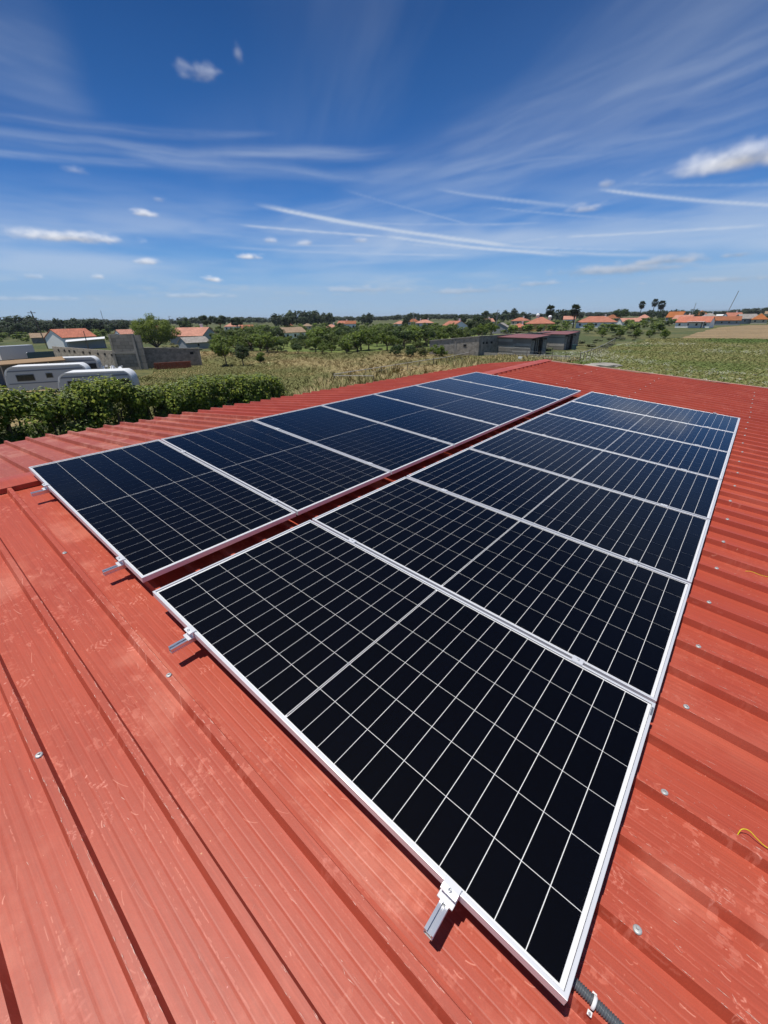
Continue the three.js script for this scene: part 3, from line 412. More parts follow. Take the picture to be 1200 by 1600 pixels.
scatter('verge_grass', 'tall weedy grass along the wire fence', tuft(12, 0.75, 0.5, 0.026, 3), M.blade, 7000, (R) => { for (;;) { const z = -20 - R() * 50, x = -33 + R() * 14 - (z + 20) * 0.02; if (fieldNoise(x, z, 0.2, 31) > 0.40) return [x, z, (0.5 + R() * 0.9) * (z < -52 ? 0.5 : 1)]; } }, tone2([0.14, 0.15, 0.05], [0.32, 0.25, 0.13]), 7);
scatter('white_wildflowers', 'drifts of tiny white flowers in the meadow', (() => { const R = rng(4), p = []; for (let k = 0; k < 7; k++) { const x = (R() - 0.5) * 0.5, z = (R() - 0.5) * 0.5, y = 0.22 + R() * 0.2, r = 0.035 + R() * 0.03; for (let s = 0; s < 4; s++) { const a = s * 1.571, b = a + 1.571; p.push(x, y + 0.01, z, x + Math.cos(b) * r, y, z + Math.sin(b) * r, x + Math.cos(a) * r, y, z + Math.sin(a) * r); } } const g = new THREE.BufferGeometry(); g.setAttribute('position', new THREE.Float32BufferAttribute(p, 3)); g.computeVertexNormals(); return g; })(), M.blade, 1700, (R) => { for (;;) { const d = 36 + 80 * R(), az = -0.42 + R() * 0.6, x = 2 + Math.sin(az) * d, z = -Math.cos(az) * d; if (inside(MEADOW, x, z) && z < -13 && fbm3(x * 0.09, z * 0.13, 41, 4) + R() * 0.16 > 0.64) return [x, z, 0.7 + R() * 0.7]; } }, tone2([0.42, 0.43, 0.34], [0.62, 0.62, 0.54]), 8);

// ---------------------------------------------------------------- foliage
function leafGeo(n, place, size, cols, seed, aspect = 0.55, droop = 0.55) {
  const R = rng(seed), p = new Float32Array(n * 18), c = new Float32Array(n * 18), nr = new Float32Array(n * 18), A = new THREE.Vector3(), B = new THREE.Vector3(), N = new THREE.Vector3(), T = new THREE.Vector3();
  for (let i = 0; i < n; i++) {
    const q = place(R); N.set(q[3] + (R() - 0.5) * 1.3, q[4] + (R() - 0.5) * 1.3 + droop, q[5] + (R() - 0.5) * 1.3).normalize();
    T.set(R() - 0.5, R() - 0.5, R() - 0.5).cross(N).normalize(); B.copy(N).cross(T); const s = size * (0.6 + R() * 0.8), w = s * aspect;
    const P = (a, b, h) => [q[0] + T.x * a + B.x * b + N.x * h, q[1] + T.y * a + B.y * b + N.y * h, q[2] + T.z * a + B.z * b + N.z * h];
    const v0 = P(-s * 0.5, 0, 0), v1 = P(0, -w * 0.5, s * 0.10), v2 = P(s * 0.5, 0, -s * 0.06), v3 = P(0, w * 0.5, s * 0.10), tri = [v0, v1, v2, v0, v2, v3];
    const t = R(), k = 0.8 + R() * 0.4, col = mixc(cols[0], cols[1], t * t).map((x) => x * k);
    for (let j = 0; j < 6; j++) for (let d = 0; d < 3; d++) { p[i * 18 + j * 3 + d] = tri[j][d]; c[i * 18 + j * 3 + d] = col[d]; nr[i * 18 + j * 3 + d] = d === 0 ? N.x : d === 1 ? N.y : N.z; }
  }
  const g = new THREE.BufferGeometry(); g.setAttribute('position', new THREE.BufferAttribute(p, 3)); g.setAttribute('normal', new THREE.BufferAttribute(nr, 3)); g.setAttribute('color', new THREE.BufferAttribute(c, 3)); return g;
}
// clumps spread through an ellipsoid crown; leaves sit on and in the clumps
function clumpPlace(K, rx, ry, rz, cy, rc, seed, low = -0.75, flatten = 0.8) {
  const R = rng(seed), cl = [];
  while (cl.length < K) { const x = R() * 2 - 1, y = R() * 2 - 1, z = R() * 2 - 1, l = Math.hypot(x, y, z); if (l > 1 || y < low || l < 0.35) continue; const f = 0.86 + (R() - 0.5) * 0.3; cl.push([x * rx * f, cy + y * ry * f, z * rz * f, rc * (0.65 + R() * 0.7)]); }
  return (Q) => { const c = cl[Q() * K | 0]; let x, y, z, l; do { x = Q() * 2 - 1; y = Q() * 2 - 1; z = Q() * 2 - 1; l = Math.hypot(x, y, z); } while (l > 1 || l < 0.05); const r = c[3] * (0.55 + 0.5 * Q()) / l; return [c[0] + x * r, c[1] + y * r * flatten, c[2] + z * r, x / l, y / l, z / l]; };
}
function limbs(trunkH, r, reach, K, seed, lean = 0.1, up = 0.5) {
  const R = rng(seed), out = [], tx = (R() - 0.5) * lean * trunkH, tz = (R() - 0.5) * lean * trunkH;
  const seg = (a, b, r0, r1) => { const A = new THREE.Vector3(...a), B = new THREE.Vector3(...b), d = B.clone().sub(A), g = new THREE.CylinderGeometry(r1, r0, d.length(), 7); g.applyQuaternion(new THREE.Quaternion().setFromUnitVectors(new THREE.Vector3(0, 1, 0), d.clone().normalize())); g.translate((A.x + B.x) / 2, (A.y + B.y) / 2, (A.z + B.z) / 2); out.push(flat(g)); };
  seg([0, -0.1, 0], [tx * 0.4, trunkH * 0.5, tz * 0.4], r, r * 0.8); seg([tx * 0.4, trunkH * 0.48, tz * 0.4], [tx, trunkH, tz], r * 0.8, r * 0.6);
  for (let k = 0; k < K; k++) { const a = k / K * 6.283 + R(), l = reach * (0.6 + R() * 0.5), m = [tx + Math.cos(a) * l * 0.5, trunkH + l * up * 0.7, tz + Math.sin(a) * l * 0.5]; seg([tx, trunkH * 0.94, tz], m, r * 0.5, r * 0.3); seg(m, [m[0] + Math.cos(a) * l * 0.4, m[1] + l * up, m[2] + Math.sin(a) * l * 0.4], r * 0.3, r * 0.12); }
  return join(out);
}
const GREEN = { citrus: [[0.075, 0.135, 0.010], [0.215, 0.265, 0.022]], lime: [[0.07, 0.11, 0.016], [0.17, 0.21, 0.04]], dark: [[0.032, 0.068, 0.011], [0.090, 0.140, 0.022]], pine: [[0.028, 0.052, 0.018], [0.065, 0.095, 0.03]], yellow: [[0.08, 0.10, 0.02], [0.17, 0.17, 0.04]], hedge: [[0.085, 0.140, 0.012], [0.30, 0.335, 0.035]], olive: [[0.09, 0.11, 0.035], [0.17, 0.18, 0.07]] };
function tree(name, label, cat, x, z, w, h, o = {}) {
  const { trunk = 0.3, cols = GREEN.citrus, n = 2600, leaf = 0.22, K = 26, seed = 1, group, mat = M.leaf, bark = M.bark, low = -0.75, clump = 0.34, flatten = 0.8, aspect = 0.55 } = o;
  const t = thing(name, label, cat, [x, 0, z], o.turn || 0, group), th = h * trunk, ry = (h - th * 0.85) / 2, cy = th * 0.85 + ry * 0.98;
  part('trunk', limbs(th * 1.05, Math.max(0.05, w * 0.035), w * 0.32, 5, seed + 5), bark, t);
  const rc = clump * Math.min(w / 2, ry); part('crown', leafGeo(n, clumpPlace(K, w / 2 - rc * 0.6, ry - rc * 0.5, w / 2 - rc * 0.6, cy, rc, seed, low, flatten), leaf, cols, seed + 2, aspect), mat, t);
  return t;
}
// hedge along the left of the hall
{
  const h = thing('hedge', 'long dense bright green leafy hedge beyond the left edge of the red roof', 'hedge', [-24.5, 0, -8]);
  const line = [[-19.3, 8, 5.0], [-19.6, 3, 4.75], [-20.2, -2.5, 4.35], [-21.6, -7.5, 3.4], [-23.2, -12, 3.0], [-24.8, -16, 2.85], [-26.2, -19.6, 2.6]];
  const R = rng(500), cl = [], stems = [];
  for (let k = 0; k < 1500; k++) {
    const s = R() * (line.length - 1.001), i = Math.floor(s), f = s - i, A = line[i], B = line[i + 1], H = A[2] + (B[2] - A[2]) * f, e = step(0.0, 0.5, (line.length - 1 - s) * 1.2);
    const x = A[0] + (B[0] - A[0]) * f + 24.5, z = A[1] + (B[1] - A[1]) * f + 8, o = R() * 2 - 1, lump = 0.88 + 0.24 * noise3(z * 0.55, 2, 1);
    const yy = R() < 0.30 ? 0.9 + R() * 0.12 : R() < 0.45 ? R() * 0.4 : R(); const edge = Math.sqrt(Math.max(0.1, 1 - Math.pow(Math.max(0, yy - 0.55) / 0.6, 2)));
    cl.push([x + o * 1.35 * edge, 0.25 + yy * (H * lump - 0.45) * (0.72 + 0.28 * e), z, 0.26 + R() * 0.3]);
    if (k % 12 === 0) stems.push(bar([x, -0.05, z], [x + (R() - 0.5), H * 0.7, z + (R() - 0.5)], 0.035));
  }
  const place = (Q) => { const c = cl[Q() * cl.length | 0]; let x, y, z, l; do { x = Q() * 2 - 1; y = Q() * 2 - 1; z = Q() * 2 - 1; l = Math.hypot(x, y, z); } while (l > 1 || l < 0.05); const r = c[3] * (0.5 + 0.6 * Q()) / l; return [c[0] + x * r, Math.max(0.05, c[1] + y * r), c[2] + z * r, x / l, y / l, z / l]; };
  part('foliage', leafGeo(200000, place, 0.165, GREEN.hedge, 501, 0.62, 0.7), M.leafGloss, h);
  part('stems', join(stems), M.bark, h);
}
// single trees and shrubs
tree('lime_tree', 'tall loose light green tree behind the grey block ruin', 'tree', -117.5, -49.4, 14.5, 8.6, { cols: [[0.11, 0.17, 0.015], [0.27, 0.32, 0.04]], n: 15000, leaf: 0.42, K: 110, seed: 11, trunk: 0.05, low: -1, clump: 0.30, aspect: 0.3 });
tree('round_tree', 'dark domed tree rising behind the pink roofed house', 'tree', -258, -127, 10.5, 8.7, { cols: GREEN.dark, n: 3500, leaf: 0.6, K: 40, seed: 12, trunk: 0.1 });
tree('pine_tree', 'dark pine, left one of the clump of three on the skyline', 'tree', -240, -130.7, 9.5, 9.6, { cols: GREEN.pine, n: 3000, leaf: 0.6, K: 18, seed: 13, trunk: 0.42, mat: M.needle, bark: M.barkPine });
tree('pine_tree', 'dark pine, tallest middle one of the clump of three on the skyline', 'tree', -229.3, -132.8, 10.5, 10.2, { cols: GREEN.pine, n: 3200, leaf: 0.6, K: 20, seed: 14, trunk: 0.40, mat: M.needle, bark: M.barkPine });
tree('pine_tree', 'dark pine, right one of the clump of three on the skyline', 'tree', -216.8, -135.3, 10.5, 9.0, { cols: GREEN.pine, n: 3200, leaf: 0.6, K: 18, seed: 15, trunk: 0.38, mat: M.needle, bark: M.barkPine });
tree('pine_tree', 'broad dark pine standing behind the white house with tan roof', 'tree', -199.4, -156.8, 11, 8.5, { cols: GREEN.pine, n: 3600, leaf: 0.6, K: 24, seed: 16, trunk: 0.3, mat: M.needle, bark: M.barkPine });
tree('evergreen_tree', 'big dense dark evergreen behind the long grey block wall', 'tree', -76.3, -145.8, 12.8, 6.9, { cols: [[0.022, 0.046, 0.010], [0.06, 0.092, 0.018]], n: 9000, leaf: 0.34, K: 60, seed: 17, trunk: 0.08, clump: 0.3 });
tree('umbrella_pine', 'round flat bottomed umbrella pine above the long orange roof', 'tree', -71.2, -322, 11.4, 8.9, { cols: GREEN.dark, n: 5200, leaf: 0.5, K: 60, seed: 18, trunk: 0.28, mat: M.needle, bark: M.barkPine, low: -0.45, clump: 0.3 });
tree('round_tree', 'small dark round tree beside the white house with pink roof', 'tree', -150.8, -148.5, 5.8, 5.0, { cols: GREEN.dark, n: 2200, leaf: 0.4, K: 24, seed: 19, trunk: 0.12 });
tree('cypress_tree', 'pointed dark conifer on the skyline above the orchard', 'tree', -171, -226, 5.5, 7.6, { cols: GREEN.pine, n: 2400, leaf: 0.5, K: 26, seed: 20, trunk: 0.1 });
tree('pine_tree', 'tall pine beside the orange house with two chimneys', 'tree', -166.7, -239.9, 8.5, 8.0, { cols: GREEN.pine, n: 2600, leaf: 0.6, K: 16, seed: 22, trunk: 0.4, mat: M.needle, bark: M.barkPine });
tree('pine_tree', 'pine right of the orange house with two chimneys', 'tree', -138, -235, 11, 7.6, { cols: GREEN.pine, n: 2800, leaf: 0.6, K: 20, seed: 23, trunk: 0.35, mat: M.needle, bark: M.barkPine });
tree('orchard_tree', 'small fruit tree with bare leaning trunk, left of three at the field edge', 'tree', -59.4, -34.8, 3.5, 3.6, { n: 2600, leaf: 0.2, seed: 30, trunk: 0.42, K: 22 });
tree('orchard_tree', 'dense small fruit tree, middle of three at the field edge', 'tree', -57, -36.2, 3.1, 3.4, { cols: [[0.024, 0.050, 0.009], [0.07, 0.105, 0.016]], n: 2600, leaf: 0.2, seed: 31, trunk: 0.3, K: 22 });
tree('orchard_tree', 'lowest fruit tree, right of three at the field edge', 'tree', -56.6, -39, 2.6, 2.1, { n: 2000, leaf: 0.18, seed: 32, trunk: 0.2, K: 20 });
tree('dark_shrub', 'dark leafy shrub with bare stem, left of a pair by the fence', 'shrub', -44.9, -58.2, 2.9, 2.3, { cols: GREEN.dark, n: 1900, leaf: 0.18, seed: 33, trunk: 0.24 });
tree('dark_shrub', 'dark leafy shrub, right of a pair by the fence', 'shrub', -42.1, -58.6, 3.0, 2.4, { cols: GREEN.dark, n: 2000, leaf: 0.18, seed: 34, trunk: 0.16 });
tree('yellow_shrub', 'yellow green loose shrub between the dark shrubs and the round bush', 'shrub', -40.3, -59.5, 2.5, 2.3, { cols: GREEN.yellow, n: 1500, leaf: 0.18, seed: 35, trunk: 0.1 });
tree('round_bush', 'round green bush left of the long block wall', 'bush', -38.7, -61.6, 4.0, 2.35, { n: 2800, leaf: 0.18, seed: 36, trunk: 0.06, K: 36, low: -0.5 });
[[-32.4, -135.5, 3.8, 2.9, 'largest round shrub, first of the five in a line at the meadow end'], [-29, -140.4, 2.9, 2.9, 'second of the five round shrubs in a line at the meadow end'], [-23.8, -134.7, 2.6, 2.9, 'middle one of the five round shrubs in a line at the meadow end'], [-21.4, -139, 2.9, 2.2, 'fourth and lowest of the five round shrubs in a line at the meadow end'], [-17.1, -133.5, 3.1, 2.7, 'last of the five round shrubs in a line, nearest the mown field']].forEach(([x, z, w, h, l], i) => tree('round_shrub', l, 'shrub', x, z, w, h, { n: 1500, leaf: 0.24, seed: 40 + i, trunk: 0.08, low: -0.6, group: 'round shrubs in a line at the meadow end' }));
tree('round_bush', 'dark bush in front of the low white house with bright orange roof', 'bush', -32.9, -248.4, 5.6, 3.2, { cols: GREEN.dark, n: 1800, leaf: 0.36, seed: 48, trunk: 0.05, low: -0.6 });

// orchard: four shapes, repeated
{
  const proto = [], grp = 'orchard trees in front of the white house', lab = 'small round green orchard tree in the mass of trees beyond the dry field', R = rng(88);
  for (let k = 0; k < 4; k++) { const t = tree('fruit_tree', lab, 'tree', 0, 0, 4.6, 3.6, { n: 1700, leaf: 0.28, seed: 60 + k * 7, trunk: 0.22, K: 22, group: grp, cols: k === 3 ? GREEN.lime : k === 2 ? GREEN.dark : GREEN.citrus }); proto.push([t, false]); }
  const taken = [];
  const poly = [[-52, -80], [-53, -68], [-57, -60], [-68, -53], [-86, -47], [-104, -62], [-150, -88], [-146, -122], [-110, -140], [-66, -138]];
  let n = 0, tries = 0;
  while (n < 285 && tries++ < 30000) {
    const row = Math.floor(R() * 19), u = R(), x0 = -52 - row * 5.4 + (R() - 0.5) * 1.4, z = -46 - u * 98; if (!inside(poly, x0, z)) continue;
    if (taken.some(([a, b]) => Math.hypot(a - x0, b - z) < 2.6)) continue; taken.push([x0, z]);
    const d = Math.hypot(x0, z), k = R() * 4 | 0, az = Math.atan2(x0 - 2.2, -z + 0.6) / Math.PI * 180, sc = (0.62 + R() * 0.95) * (az > -55.5 && az < -48.5 ? (d > 125 ? 0.42 : d > 92 ? 0.62 : 0.9) : d > 115 ? 0.85 : 1);
    if (!proto[k][1]) { proto[k][0].position.set(x0, 0, z); proto[k][0].rotation.y = R() * 6; proto[k][0].scale.setScalar(sc); proto[k][1] = true; } else copy(proto[k][0], [x0, 0, z], R() * 6.283, null, sc);
    n++;
  }
  // the front row can be told apart: number it from the left
  const front = scene.children.filter((o) => o.userData.label === lab).map((o) => [o, Math.atan2(o.position.x - 2.2, -o.position.z + 0.6), Math.hypot(o.position.x - 2.2, o.position.z - 0.6)]).sort((p, q) => p[2] - q[2]).slice(0, 12).sort((p, q) => p[1] - q[1]);
  const NTH = ['leftmost', 'second from left', 'third from left', 'fourth from left', 'fifth from left', 'sixth from left', 'seventh from left', 'eighth from left', 'ninth from left', 'tenth from left', 'eleventh from left', 'rightmost'];
  front.forEach(([o], i) => { o.userData.label = `${NTH[i]} of the twelve nearest orchard trees beyond the dry field`; });
}
// taller trees at the left back of the orchard
[[-98, -64, 6.8, 4.6, 'first'], [-108, -68, 7.5, 5.2, 'second'], [-104, -74, 7.0, 5.0, 'third'], [-117, -77, 8.0, 5.6, 'fourth'], [-110, -82, 6.4, 4.6, 'fifth'], [-126, -86, 8.5, 5.4, 'sixth']].forEach(([x, z, w, h, n], i) => tree('broad_tree', `${n} from the front of the six taller green trees at the orchard's left back`, 'tree', x, z, w, h, { n: 3600, leaf: 0.32, seed: 140 + i * 3, trunk: 0.1, K: 40, cols: i % 2 ? GREEN.citrus : [[0.035, 0.065, 0.012], [0.09, 0.125, 0.024]], group: 'taller trees at the orchard back' }));
[[-75, -43, 3.4, 2.6, 'low green bush right of the dark block wall'], [-79, -45, 4.2, 3.2, 'taller green bush behind the low one right of the dark block wall'], [-86, -49, 4.6, 3.0, 'wide green bush in front of the low grey shed']].forEach(([x, z, w, h, l], i) => tree('green_bush', l, 'bush', x, z, w, h, { n: 2400, leaf: 0.22, seed: 180 + i, trunk: 0.06, K: 30, low: -0.6 }));
// fan palms
function palm(x, z, h, r, label, seed, skirt = 0.5) {
  const t = thing('fan_palm', label, 'palm', [x, 0, z], 0, 'fan palms among the houses'), R = rng(seed), tr = [], lean = (R() - 0.5) * 0.5;
  for (let k = 0; k < 7; k++) { const y0 = k / 7 * (h - r), y1 = (k + 1) / 7 * (h - r); tr.push(bar([lean * k / 7, y0 - (k ? 0.05 : 0.1), 0], [lean * (k + 1) / 7, y1, 0], 0.34 - 0.016 * k, 9)); }
  part('trunk', join(tr), M.barkPalm, t);
  const p = [], c = [];
  const fan = (el, az, len, col) => { const d = new THREE.Vector3(Math.cos(el) * Math.cos(az), Math.sin(el), Math.cos(el) * Math.sin(az)), s = new THREE.Vector3(-Math.sin(az), 0, Math.cos(az)), u = d.clone().cross(s).normalize(), B = new THREE.Vector3(lean, h - r, 0), C = B.clone().addScaledVector(d, len * 0.45);
    const tri = (a, b, e) => { p.push(...a.toArray(), ...b.toArray(), ...e.toArray()); const k = 0.8 + R() * 0.4; for (let q = 0; q < 3; q++) c.push(col[0] * k, col[1] * k, col[2] * k); };
    tri(B.clone().addScaledVector(s, 0.05), B.clone().addScaledVector(s, -0.05), C);
    for (let k = 0; k < 11; k++) { const w = (k - 5) / 5 * 1.25, e = d.clone().multiplyScalar(Math.cos(w)).addScaledVector(s, Math.sin(w)), tip = C.clone().addScaledVector(e, len * 0.62 * (0.8 + R() * 0.3)).addScaledVector(u, (R() - 0.5) * 0.2); tip.y -= len * 0.16 * R(); const q = e.clone().cross(u).normalize(), M1 = C.clone().addScaledVector(e, len * 0.3); tri(C, M1.clone().addScaledVector(q, 0.11 * len * 0.5), tip); tri(C, tip, M1.clone().addScaledVector(q, -0.11 * len * 0.5)); } };
  for (let k = 0; k < 64; k++) fan(-0.95 + 2.3 * Math.pow(R(), 0.8), R() * 6.283, r * (0.85 + R() * 0.25), mixc([0.035, 0.055, 0.016], [0.085, 0.105, 0.03], R()));
  for (let k = 0; k < 26 * skirt; k++) fan(-1.0 - R() * 0.5, R() * 6.283, r * (0.8 + R() * 0.5), [0.12, 0.09, 0.05]);
  const g = new THREE.BufferGeometry(); g.setAttribute('position', new THREE.Float32BufferAttribute(p, 3)); g.setAttribute('color', new THREE.Float32BufferAttribute(c, 3)); g.computeVertexNormals(); part('fronds', g, M.leaf, t);
}
palm(-86.6, -239, 10.8, 2.7, 'fan palm behind the yellow house with orange roof', 71, 0.7);
palm(-67.1, -218.6, 10.4, 2.5, 'shaggy fan palm left of the long orange roof', 72, 1.6);
palm(-84, -443, 15.0, 3.0, 'slim fan palm, left of the three on the right skyline', 73, 0.6);
palm(-79.7, -473, 17.0, 3.2, 'tallest fan palm, middle of the three on the right skyline', 74, 0.5);
palm(-67.8, -434, 14.8, 3.3, 'shaggy fan palm, right of the three on the right skyline', 75, 1.8);

// woods and scrub too far to tell apart
function wood(name, label, count, spot, cols, seed, leaf, h0) {
  const g = leafGeo(420, clumpPlace(14, 0.36, 0.36, 0.36, 0.58, 0.17, seed, -0.9, 0.85), leaf, cols, seed + 1, 0.7), R = rng(seed), m = new THREE.InstancedMesh(g, M.needle, count), o = new THREE.Object3D(); m.name = numbered(name); m.castShadow = m.receiveShadow = true;
  for (let i = 0; i < count; i++) { const [x, z, w, h] = spot(R); o.position.set(x, -h * 0.03, z); o.rotation.y = R() * 6.283; o.scale.set(w, h, w); o.updateMatrix(); m.setMatrixAt(i, o.matrix); const k = 0.75 + R() * 0.5; m.setColorAt(i, rgb(k, k, k)); }
  m.userData = { kind: 'stuff', label, category: 'trees' }; scene.add(m);
}
const polar = (az, d) => [2.2 + Math.sin(az * Math.PI / 180) * d, 0.6 - Math.cos(az * Math.PI / 180) * d];
wood('distant_wood', 'low dark wood along the whole far skyline', 1500, (R) => { const az = -112 + R() * 150, d = 640 + R() * 260, t = clamp((az + 80) / 80); const [x, z] = polar(az, d), h = (12.2 - 4.2 * t) * (0.66 + 0.36 * R()) * (0.74 + 0.5 * noise3(az * 0.22, 1, 1)); return [x, z, h * (1.1 + R() * 0.9), h]; }, GREEN.pine, 91, 0.12);
wood('nearer_wood', 'uneven taller trees rising in front of the far skyline', 420, (R) => { for (;;) { const az = -112 + R() * 150, g = noise3(az * 0.33, 4, 2); if (g < 0.45) continue; const d = 380 + R() * 220, t = clamp((az + 80) / 80), [x, z] = polar(az, d), h = (14.5 - 5.5 * t) * (0.42 + 0.6 * R()) * (0.6 + 0.6 * g); return [x, z, h * (0.7 + R() * 0.6), h]; } }, GREEN.pine, 92, 0.12);
wood('left_wood', 'dark trees behind the orange roofed house on the left', 150, (R) => { const az = -92 + R() * 22, d = 300 + R() * 90, [x, z] = polar(az, d), h = 5.2 + R() * R() * 6.5; return [x, z, h * (0.8 + R() * 0.6), h]; }, GREEN.pine, 93, 0.12);
wood('scrub', 'mixed green scrub between the fields and the houses', 520, (R) => { for (;;) { const az = -90 + R() * 92, d = 165 + R() * 220, [x, z] = polar(az, d); if (x > -20 && z > -275) continue; if (Math.abs(az + 78) < 16 && d < 190) continue; const h = 1.4 + R() * 2.2; return [x, z, h * (1.3 + R()), h]; } }, GREEN.citrus, 95, 0.12);
wood('field_weeds', 'rough low weeds along the field edges', 260, (R) => { for (;;) { const az = -70 + R() * 68, d = 80 + R() * 110, [x, z] = polar(az, d); if (inside(MEADOW, x, z) && z > -128) continue; if (inside(DRY, x, z) || (x > -20 && z < -128)) continue; const h = 0.5 + R() * 0.9; return [x, z, h * 2.2, h]; } }, GREEN.olive, 97, 0.14);

// ---------------------------------------------------------------- houses
const DEG = Math.PI / 180;
function house(name, label, x, z, face, o) {
  // o: w (front), d (depth), e (eave height), h (ridge height), type, roof, wall, windows on the front, gable windows, chimneys
  const t = thing(name, label, 'house', [x, 0, z], face * DEG), { w, d, e, h, type = 'gable', roof = M.tileOrange, wall = M.whiteWall, wins = 3, chim = 1, ov = 0.35 } = o, W = w / 2, D = d / 2;
  if (type === 'gable') {                                                 // ridge along x
    part('wall', join([quads([[[-W, -0.2, D], [W, -0.2, D], [W, e, D], [-W, e, D]], [[W, -0.2, -D], [-W, -0.2, -D], [-W, e, -D], [W, e, -D]]]), quads([[[W, -0.2, D], [W, -0.2, -D], [W, e, -D], [W, e, D]], [[-W, -0.2, -D], [-W, -0.2, D], [-W, e, D], [-W, e, -D]], [[W, e, D], [W, e, -D], [W, h - 0.08, 0], [W, h - 0.08, 0]], [[-W, e, -D], [-W, e, D], [-W, h - 0.08, 0], [-W, h - 0.08, 0]]])]), wall, t);
    const k = (h - e) / D, ye = e - ov * k, r = part('roof', join([slab([[-W - 0.2, ye, D + ov], [W + 0.2, ye, D + ov], [W + 0.2, h, 0], [-W - 0.2, h, 0]], 0.14), slab([[W + 0.2, ye, -D - ov], [-W - 0.2, ye, -D - ov], [-W - 0.2, h, 0], [W + 0.2, h, 0]], 0.14)]), roof, t);
    for (let i = 0; i < chim; i++) part('chimney', join([box(0.6, 1.3, 0.6, W * (i ? -0.5 : 0.45), h + 0.1, -D * 0.25), box(0.75, 0.12, 0.75, W * (i ? -0.5 : 0.45), h + 0.8, -D * 0.25)]), M.whiteWall, r);
  } else {
    const rl = Math.max(0, W - D) , X = W + ov, Z = D + ov, ye = e - ov * (h - e) / D;
    part('wall', box(w, e + 0.2, d, 0, e / 2 - 0.1, 0), wall, t);
    const A = [-X, ye, Z], B = [X, ye, Z], C = [X, ye, -Z], E = [-X, ye, -Z], P = [-rl - 0.01, h, 0], Q = [rl + 0.01, h, 0];
    const r = part('roof', join([quads([[A, B, Q, P], [C, E, P, Q], [B, C, Q, Q], [E, A, P, P]]), box(2 * X - 0.04, 0.12, 2 * Z - 0.04, 0, ye - 0.07, 0)]), roof, t);
    for (let i = 0; i < chim; i++) part('chimney', join([box(0.6, 1.4, 0.6, W * (i ? -0.45 : 0.4), h - 0.1, 0.2), box(0.8, 0.14, 0.8, W * (i ? -0.45 : 0.4), h + 0.66, 0.2)]), M.whiteWall, r);
  }
  const win = (px, py, s, rot, pz) => { const f = part('window', join([box(0.08, 1.2, 0.06, -0.5), box(0.08, 1.2, 0.06, 0.5), box(1.0, 0.08, 0.06, 0, 0.56), box(1.0, 0.08, 0.06, 0, -0.56)]), M.frame, t); f.position.set(px, py, pz); f.rotation.y = rot; f.scale.setScalar(s); part('pane', box(0.92, 1.04, 0.03), M.pane, f); };
  for (let i = 0; i < wins; i++) win(-W + w * (i + 0.5) / wins, e * 0.56, Math.min(1, e / 3), 0, D + 0.03);
  if (o.gw) win(-W - 0.03, e * 0.6, 0.8, -Math.PI / 2, 0);
  if (o.door) { const dr = part('door', box(0.95, 2.0, 0.08, W * o.door, 1.0, D + 0.04), M.woodDark, t); part('handle', box(0.05, 0.12, 0.05, W * o.door + 0.35, 1.0, D + 0.1), M.steel, dr); }
  return t;
}
house('white_house', 'white house with clean orange roof and lit white gable on the left', -150.2, -39.8, 75 + 32, { w: 9.5, d: 7.5, e: 3.0, h: 5.0, roof: M.tileBright, wins: 2, chim: 0, door: 0.1 });
house('pink_roof_house', 'house with broad faded pink tile roof and grey wall', -131.4, -67, 63 - 30, { w: 10.5, d: 9, e: 2.5, h: 4.6, roof: M.tilePink, wall: M.greyWall, wins: 0, gw: 0 });
house('tan_roof_house', 'small white house with tan roof and row of dark windows', -119.2, -94.5, 52 + 28, { w: 8.2, d: 6, e: 2.5, h: 3.9, roof: M.tileTan, wins: 3, chim: 0, gw: 1 });
house('orange_roof_house', 'house showing only its bright orange roof above the orchard', -182.8, -119.2, 57, { w: 5.6, d: 5, e: 2.7, h: 4.2, roof: M.tileBright, wins: 2, chim: 0 });
house('brown_roof_house', 'distant small house with brown roof right of the broad pine', -235.4, -184.6, 52, { w: 5.5, d: 5, e: 2.4, h: 4.0, type: 'hip', roof: M.tileBrown, wins: 1, chim: 0 });
house('cream_house', 'distant cream house with low brown roof', -219, -186.2, 50, { w: 6, d: 5, e: 2.2, h: 3.5, type: 'hip', roof: M.tileTan, wall: M.creamWall, wins: 2, chim: 0 });
house('small_pink_house', 'small white house with pink roof and chimney beside a low wall', -170.6, -161.5, 47, { w: 6, d: 5, e: 2.1, h: 3.4, type: 'hip', roof: M.tilePink, wins: 2, chim: 1 });
house('tall_white_house', 'narrow two storey white house with brown roof', -166.2, -171.4, 44, { w: 5.4, d: 5, e: 3.6, h: 4.8, roof: M.tileBrown, wins: 2, chim: 0 });
house('salmon_roof_house', 'house with salmon hip roof left of the two chimney house', -176, -226.3, 38, { w: 8, d: 7, e: 2.4, h: 4.0, type: 'hip', roof: M.tilePink, wins: 2, chim: 0 });
house('two_chimney_house', 'pale house with orange hip roof and two white chimneys', -153.3, -220.5, 35, { w: 10.5, d: 8, e: 2.9, h: 4.5, type: 'hip', roof: M.tilePink, wall: M.blueWall, wins: 3, chim: 2 });
house('white_gable_house', 'white house with bright gable and orange roof above the orchard', -99.1, -165.8, 31 - 58, { w: 9.5, d: 7.4, e: 2.5, h: 4.4, roof: M.tileOrange, wins: 2, chim: 1, gw: 1 });
house('grey_house', 'grey house with plain gable beside the big evergreen', -74, -157.7, 26 + 80, { w: 6, d: 5.4, e: 2.3, h: 3.7, roof: M.tileGrey, wall: M.greyWall, wins: 1, chim: 0 });
house('small_orange_house', 'low outbuilding with orange pyramid roof left of the yellow house', -78.4, -183.8, 24, { w: 6.4, d: 6, e: 1.6, h: 2.9, type: 'hip', roof: M.tileBright, wall: M.yellowWall, wins: 1, chim: 1 });
